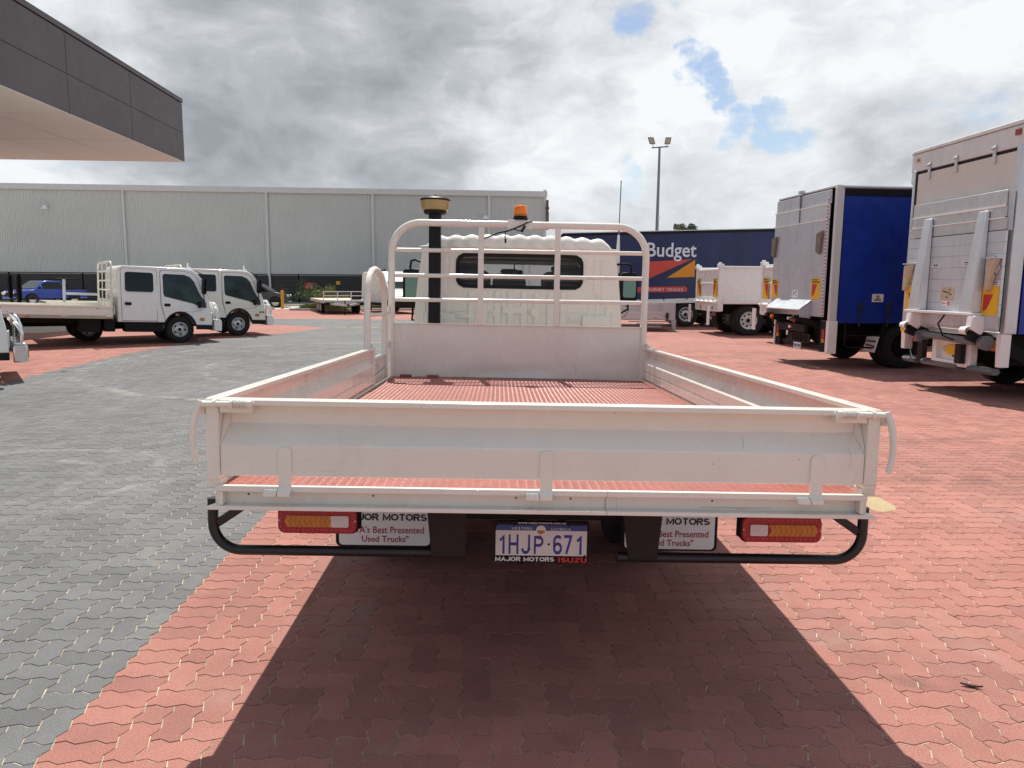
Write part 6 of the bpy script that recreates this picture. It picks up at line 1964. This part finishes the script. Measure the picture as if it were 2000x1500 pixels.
# ------------------------------------------------------------------ cars and vans
def vehicle(name, x, y, ang, label, cat, prof, hw, wheels, glass_side, screens, paint, rad=.36, beltz=.95, tap=.17, group=None, rim=RIM):
    t = empty(name, (x, y, 0), (0, 0, R(ang)))
    tag(t, label, cat, group)

    def tp(a, b, c):
        k = max(0, c - beltz) * tap
        f = min(1, max(0, (prof_front - b) / .7)) if b > prof_front - .7 else 1
        return (a * (1 - k) * (.90 + .10 * f ** .5), b, c)
    prof_front = max(p[0] for p in prof)
    mm = M(); mm.prism(prof, 'x', -hw, hw); mm.xf(tp)
    mm.build('body', paint, t, smooth=45, bevel=.05, seg=3)
    for s in (-1, 1):
        for poly in glass_side:
            mm = M(); mm.prism(poly, 'x', s * (hw - .004), s * (hw + .006)); mm.xf(tp); mm.build('side_window', DGLASS, t, smooth=None)
        for wy in wheels:
            wheel(t, s * (hw - .10), wy, rad, rad, .22, rad * .66, s, rim, 5, truck=False)
            mm = M(); mm.prism([(wy + (rad + .06) * math.cos(R(a)), rad + (rad + .06) * math.sin(R(a))) for a in range(0, 181, 15)], 'x', s * (hw - .2), s * (hw + .004)); mm.build('wheel_arch', BLACK, t, smooth=None)
        mm = M(); ym = max(p[0] for p in glass_side[0]) - .12; zm = min(p[1] for p in glass_side[0]) + .07
        mm.box(min(s * (hw - .02), s * (hw + .20)), max(s * (hw - .02), s * (hw + .20)), ym - .06, ym + .06, zm - .04, zm + .13); mm.xf(lambda a, b, c: (a * .98, b, c)); mm.build('door_mirror', paint if cat != 'van' else BLACK, t, bevel=.03)
    for nm, (p, q), w0, w1, m_ in screens:
        nrm = Vector((0, -(q[1] - p[1]), q[0] - p[0])).normalized()
        if nrm.z < 0 and abs(nrm.z) > .2: nrm = -nrm
        k0 = 1 - max(0, p[1] - beltz) * tap; k1 = 1 - max(0, q[1] - beltz) * tap
        o_ = nrm * .012
        sgn = 1 if (p[0] + q[0]) / 2 > 0 else -1
        if abs(nrm.y) > .5: o_ = Vector((0, sgn * abs(nrm.y), nrm.z)) * .012
        mm = M(); mm.quad((-w0 * k0, p[0] + o_.y, p[1] + o_.z), (w0 * k0, p[0] + o_.y, p[1] + o_.z), (w1 * k1, q[0] + o_.y, q[1] + o_.z), (-w1 * k1, q[0] + o_.y, q[1] + o_.z)); mm.build(nm, m_, t, smooth=None)
    return t


# blue dual cab ute near the warehouse
uprof = [(-2.6, .45), (-2.62, .98), (-2.5, 1.03), (-.95, 1.03), (-.85, 1.12), (-.72, 1.62), (-.55, 1.70), (.45, 1.70), (.72, 1.62), (1.38, 1.12), (1.5, 1.07), (2.35, .98), (2.52, .85), (2.55, .45)]
ut = vehicle('blue_ute', -33.6, 53.2, 158, 'bright blue dual cab ute with bull bar lamps parked before the warehouse', 'ute', uprof, .93, (-1.55, 1.62),
             [[(-.70, 1.10), (-.58, 1.58), (.50, 1.60), (.72, 1.52), (1.12, 1.12)]],
             [('windscreen', ((.74, 1.60), (1.34, 1.16)), .86, .86, GGLASS)], CARBLUE, rad=.39, beltz=1.05, tap=.25)
for s in (-1, 1):
    mm = M(); mm.prism(rrect(s * .42 - .11 + .0, s * .42 + .11, .72, .94, .1, 4), 'y', 2.62, 2.70); mm.build('driving_lamp', SIGN_W, ut)
    mm = M(); mm.box(min(s * .62, s * .86), max(s * .62, s * .86), 2.44, 2.56, .74, .90); mm.build('headlight', CHROME, ut, bevel=.02)
mm = M(); mm.box(-.6, .6, 2.54, 2.58, .6, .86); mm.build('grille', BLACK, ut)
mm = M(); mm.box(-.7, .7, -2.3, -.3, 1.74, 1.88); mm.build('roof_rack', BLACK, ut, bevel=.02)
mm = M(); mm.tube([(-.5, 2.5, .9), (-.5, 2.52, 1.75)], .015, 6); mm.build('aerial', BLACK, ut)
mm = M()
for s in (-1, 1): mm.tube([(s * .75, -1.0, 1.05), (s * .7, -1.35, 1.6), (s * .7, -.9, 1.74)], .03, 6)
mm.build('sports_bar', BLACK, ut)
# dark SUV
sprof = [(-2.25, .40), (-2.32, .95), (-2.22, 1.10), (-1.95, 1.50), (-1.7, 1.60), (.2, 1.62), (.55, 1.55), (1.25, 1.08), (1.5, 1.02), (2.2, .88), (2.32, .70), (2.3, .38)]
sv = vehicle('dark_suv', -17.6, 50.6, -80, 'dark grey hatchback SUV parked beside the yellow bollard', 'car', sprof, .92, (-1.38, 1.42),
             [[(-1.85, 1.14), (-1.62, 1.48), (-.15, 1.50), (-.12, 1.06)], [(-.02, 1.06), (-.04, 1.50), (.45, 1.47), (.98, 1.06)]],
             [('windscreen', ((.58, 1.52), (1.22, 1.12)), .84, .84, DGLASS), ('rear_window', ((-2.18, 1.14), (-1.98, 1.46)), .8, .8, DGLASS)], CARDARK, beltz=1.0, tap=.25)
for s in (-1, 1):
    mm = M(); mm.box(min(s * .66, s * .93), max(s * .66, s * .93), -2.33, -2.2, .88, 1.06); mm.build('tail_light', REDLENS, sv, bevel=.02)
    mm = M(); mm.box(min(s * .62, s * .9), max(s * .62, s * .9), 2.18, 2.3, .74, .86); mm.build('headlight', CHROME, sv, bevel=.02)
# white vans
vprof = [(-2.7, .38), (-2.72, 2.10), (-2.62, 2.30), (-2.4, 2.36), (.7, 2.36), (1.05, 2.26), (1.85, 1.38), (2.0, 1.22), (2.55, 1.02), (2.68, .85), (2.68, .38)]


def van(x, y, ang, label):
    v_ = vehicle('white_van', x, y, ang, label, 'van', vprof, .98, (-1.65, 1.75),
                 [[(.85, 1.30), (.85, 1.95), (1.10, 1.95), (1.62, 1.30)]],
                 [('windscreen', ((1.10, 2.16), (1.82, 1.42)), .90, .90, GGLASS)], WHITE, rad=.35, beltz=1.2, tap=.09, group='white vans')
    mm = M(); mm.box(-.97, .97, 2.50, 2.72, .34, .74); mm.build('front_bumper', BLACK, v_, bevel=.04)
    mm = M(); mm.prism([(2.0, .75), (2.62, .75), (2.58, .98)], 'x', -.55, .55); mm.box(-.5, .5, 2.62, 2.69, .74, .95); mm.build('grille', BLACK, v_)
    for s in (-1, 1):
        mm = M(); mm.prism([(2.15, .84), (2.62, .80), (2.60, .96), (2.25, 1.10)], 'x', s * .80, s * .985); mm.build('headlight', CHROME, v_, bevel=.01)
        mm = M(); mm.box(min(s * .976, s * .99), max(s * .976, s * .99), -2.5, 1.2, .42, .58); mm.build('side_moulding', BLACK, v_)
        mm = M(); mm.box(min(s * .10, s * .70), max(s * .10, s * .70), -2.735, -2.722, 1.40, 2.02); mm.build('rear_window', DGLASS, v_)
        mm = M(); mm.box(min(s * .78, s * .95), max(s * .78, s * .95), -2.745, -2.70, .9, 1.35); mm.build('tail_light', REDLENS, v_)
    return v_


van(-7.05, 43.3, -150, 'white van with black front bumper seen between grab hoop and cab')
van(-24.6, 48.5, 8, 'white van showing its rear doors beyond the crew cab headboard')

# ------------------------------------------------------------------ flat trailer with timber deck
fw = Vector((2.3, -6.0, 0)).normalized()
tr_ = empty('flat_trailer', (-9.1, 40.0, 0), (0, 0, math.atan2(fw.y, fw.x) - math.pi / 2))
tag(tr_, 'low flat trailer with pale timber deck, three axles and front load rail', 'trailer')
for k in range(9):
    x0 = -1.12 + k * .249
    mm = M(); mm.box(x0, x0 + .243, -6.4, -.02, .72, .76); mm.build('deck_plank', TIMBER, tr_, smooth=None)
mm = M(); mm.box(-1.17, -1.12, -6.45, .03, .60, .765); mm.box(1.12, 1.17, -6.45, .03, .60, .765); mm.box(-1.17, 1.17, -.02, .05, .60, .765); mm.box(-1.1, 1.1, -6.4, -.1, .62, .70); mm.build('deck_frame', GALV, tr_, bevel=.008)
for z in (1.0, 1.22):
    mm = M(); mm.bar((-1.12, 0, z), (1.12, 0, z), .05, .05); mm.build('load_rail', WHITE, tr_)
for x in (-1.10, -.36, .36, 1.10):
    mm = M(); mm.bar((x, 0, .76), (x, 0, 1.24), .05, .05); mm.build('rail_post', WHITE, tr_)
mm = M(); mm.box(-1.1, -.6, .06, .14, .48, .64); mm.box(.55, 1.05, .06, .14, .48, .64); mm.build('tool_box', BLACK, tr_)
mm = M(); mm.bar((-.8, .05, .56), (0, 1.25, .50), .09, .10); mm.bar((.8, .05, .56), (0, 1.25, .50), .09, .10); mm.box(-.9, .9, .02, .1, .5, .62); dbx = mm.build('drawbar', GALV, tr_)
mm = M(); mm.tube([(.12, 1.0, .75), (.12, 1.0, .12)], .03, 8); mm.lathe([(0, -.04), (.1, -.03), (.1, .03), (0, .04)], (.12, 1.0, .1), 'x', 12); mm.build('jockey_wheel', CHASSIS, dbx)
mm = M(); mm.box(-.06, .06, 1.15, 1.45, .48, .58); mm.build('coupling', BLACK, dbx)
mm = M(); mm.prism(rrect(-.95, -.45, .77, .93, .03, 3), 'y', -.6, -.4); mm.build('deck_box', BLACK, tr_)
for s in (-1, 1):
    for yy in (-1.7, -2.5, -3.3): wheel(tr_, s * .98, yy, .34, .34, .2, .2, s, WRIM, 6)
    mm = M(); mm.box(min(s * .86, s * 1.1), max(s * .86, s * 1.1), -3.8, -1.2, .56, .60); mm.build('mudguard', BLACK, tr_)

# ------------------------------------------------------------------ bollard, kerbs, gardens
bo = empty('bollard', (-14.95, 48.0, 0)); tag(bo, 'yellow steel bollard at the corner of the paving by the dark car', 'bollard')
mm = M(); mm.tube([(0, 0, 0), (0, 0, 1.12)], .095, 14); mm.lathe([(.095, 1.12), (.06, 1.17), (0, 1.18)], (0, 0, 0), 'z', 14); mm.build('post', BOLY, bo)


def kerb(path, w=.16, h=.13):
    for a, b in zip(path[:-1], path[1:]):
        mm = M(); mm.bar((a[0], a[1], h / 2), (b[0], b[1], h / 2), w, h); o = mm.build('kerb', KERB, None, bevel=.015); o['kind'] = 'structure'


kerb([(-13.6, 45.2), (-11.2, 45.0), (-9.0, 46.2), (-3.0, 47.4), (3, 48.5)])
kerb([(-13.6, 45.2), (-13.9, 51.0), (-15.0, 54.5)])
kerb([(-15.2, 46.9), (-17.5, 49.5), (-15.4, 54.4)])
sheet('garden_bed', [(-13.5, 45.3), (-11.2, 45.1), (-9.0, 46.3), (3, 48.6), (3, 64), (-14, 61), (-13.8, 51)], .06, SOIL)
r_ = np.random.default_rng(5)


def turf(name, x0, x1, y0, y1, n, h, m, label):
    vs = []; fs = []
    for k in range(n):
        x, y = r_.uniform(x0, x1), r_.uniform(y0, y1); a = r_.uniform(0, 6.28); hh = h * r_.uniform(.5, 1.2)
        o = len(vs); dx_, dy_ = .02 * math.cos(a), .02 * math.sin(a)
        vs += [(x - dx_, y - dy_, .06), (x + dx_, y + dy_, .06), (x + r_.normal() * .06, y + r_.normal() * .06, .06 + hh)]
        fs.append((o, o + 1, o + 2))
    mm = M(); mm.add(vs, fs); o = mm.build(name, m, None, smooth=None); tag(o, label, 'grass', kind='stuff')


turf('grass', -13.3, -10.8, 46.0, 51.0, 9000, .28, LEAF_Y, 'rough green grass in the kerbed island beside the trailer')
turf('grass', -9.0, -6.0, 47.2, 50.5, 7000, .4, LEAF_Y, 'taller green ground cover behind the trailer near the van')


def shrub(x, y, h, w, m, seed, label, n=9, per=90, size=.06):
    rr = random.Random(seed)
    o = empty('garden_shrub', (x, y, .06)); tag(o, label, 'shrub', 'garden plants along the warehouse')
    mm = M()
    for k in range(5): mm.tube([(0, 0, 0), (rr.uniform(-w, w) * .5, rr.uniform(-w, w) * .5, h * rr.uniform(.5, .85))], [.02, .008], 5)
    mm.build('stem', BARK, o)
    leaves('foliage', m, o, [(rr.uniform(-w, w) * .6, rr.uniform(-w, w) * .6, h * rr.uniform(.25, .85), w * .35) for _ in range(n)], per, size, seed, .8)


shrub(-18.3, 59.5, 1.4, 1.1, LEAF_R, 11, 'sparse brown shrub just right of the dark car', 7, 50)
shrub(-16.4, 59.0, 1.9, 1.3, LEAF, 12, 'olive shrub below the red wall sign', 10, 110)
shrub(-14.8, 58.0, 1.5, 1.2, LEAF_Y, 13, 'yellow green shrub between red and yellow wall signs', 11, 120)
shrub(-13.3, 56.5, 1.1, .9, LEAF, 14, 'low dull shrub behind the trailer load rail', 8, 90)
shrub(-8.95, 50.0, 3.0, .5, LEAF_R, 15, 'tall rusty brown upright shrub left of the white van', 16, 130)

# ------------------------------------------------------------------ small things on the paving
vs = []; fs = []
ang_ = [2 * math.pi * k / 40 for k in range(40)]
rings = [0, .35, .7, 1.0]
vs.append((0, 0, .0106))
for q in rings[1:]:
    for a in ang_:
        w_ = 1 + .10 * math.sin(2 * a + 1) + .05 * math.sin(5 * a) + random.uniform(-.09, .09)
        vs.append((.12 * q * w_ * math.cos(a), .24 * q * w_ * math.sin(a), .010 * (1 - q ** 2) + .0006))
for k in range(40): fs.append((0, 1 + k, 1 + (k + 1) % 40))
for rr in range(2):
    for k in range(40): fs.append((1 + rr * 40 + k, 1 + (rr + 1) * 40 + k, 1 + (rr + 1) * 40 + (k + 1) % 40, 1 + rr * 40 + (k + 1) % 40))
mm = M(); mm.add(vs, fs); o = mm.build('sand_heap', SAND, None, smooth=60); o.location = (2.80, 5.50, 0)
tag(o, 'small heap of yellow sand spilled on the paving right of the tray', 'sand')


def dead_leaf(x, y, rot, s, label):
    mm = M(); pts = [(-1, 0, .25), (-.5, .22, .1), (.1, .26, .02), (.6, .14, .1), (1, 0, .3), (.6, -.12, .12), (.1, -.18, .05), (-.5, -.14, .12)]
    mm.add([(p[0] * s, p[1] * s * .8, p[2] * s * .5 + .003) for p in pts] + [(p[0] * s, p[1] * s * .8, p[2] * s * .5 + .009) for p in pts], [tuple(range(8)), tuple(range(8, 16))] + [(i, (i + 1) % 8, 8 + (i + 1) % 8, 8 + i) for i in range(8)])
    o = mm.build('dead_leaf', DRYLEAF, None); o.location = (x, y, 0); o.rotation_euler = (0, 0, rot); tag(o, label, 'leaf', 'dead leaves on the paving')


dead_leaf(1.925, 2.87, -.35, .042, 'curled dark dead leaf on the sunlit red paving at lower right')
dead_leaf(-8.22, 13.38, .6, .05, 'dark dead leaf at the edge of the grey paving near the left truck')
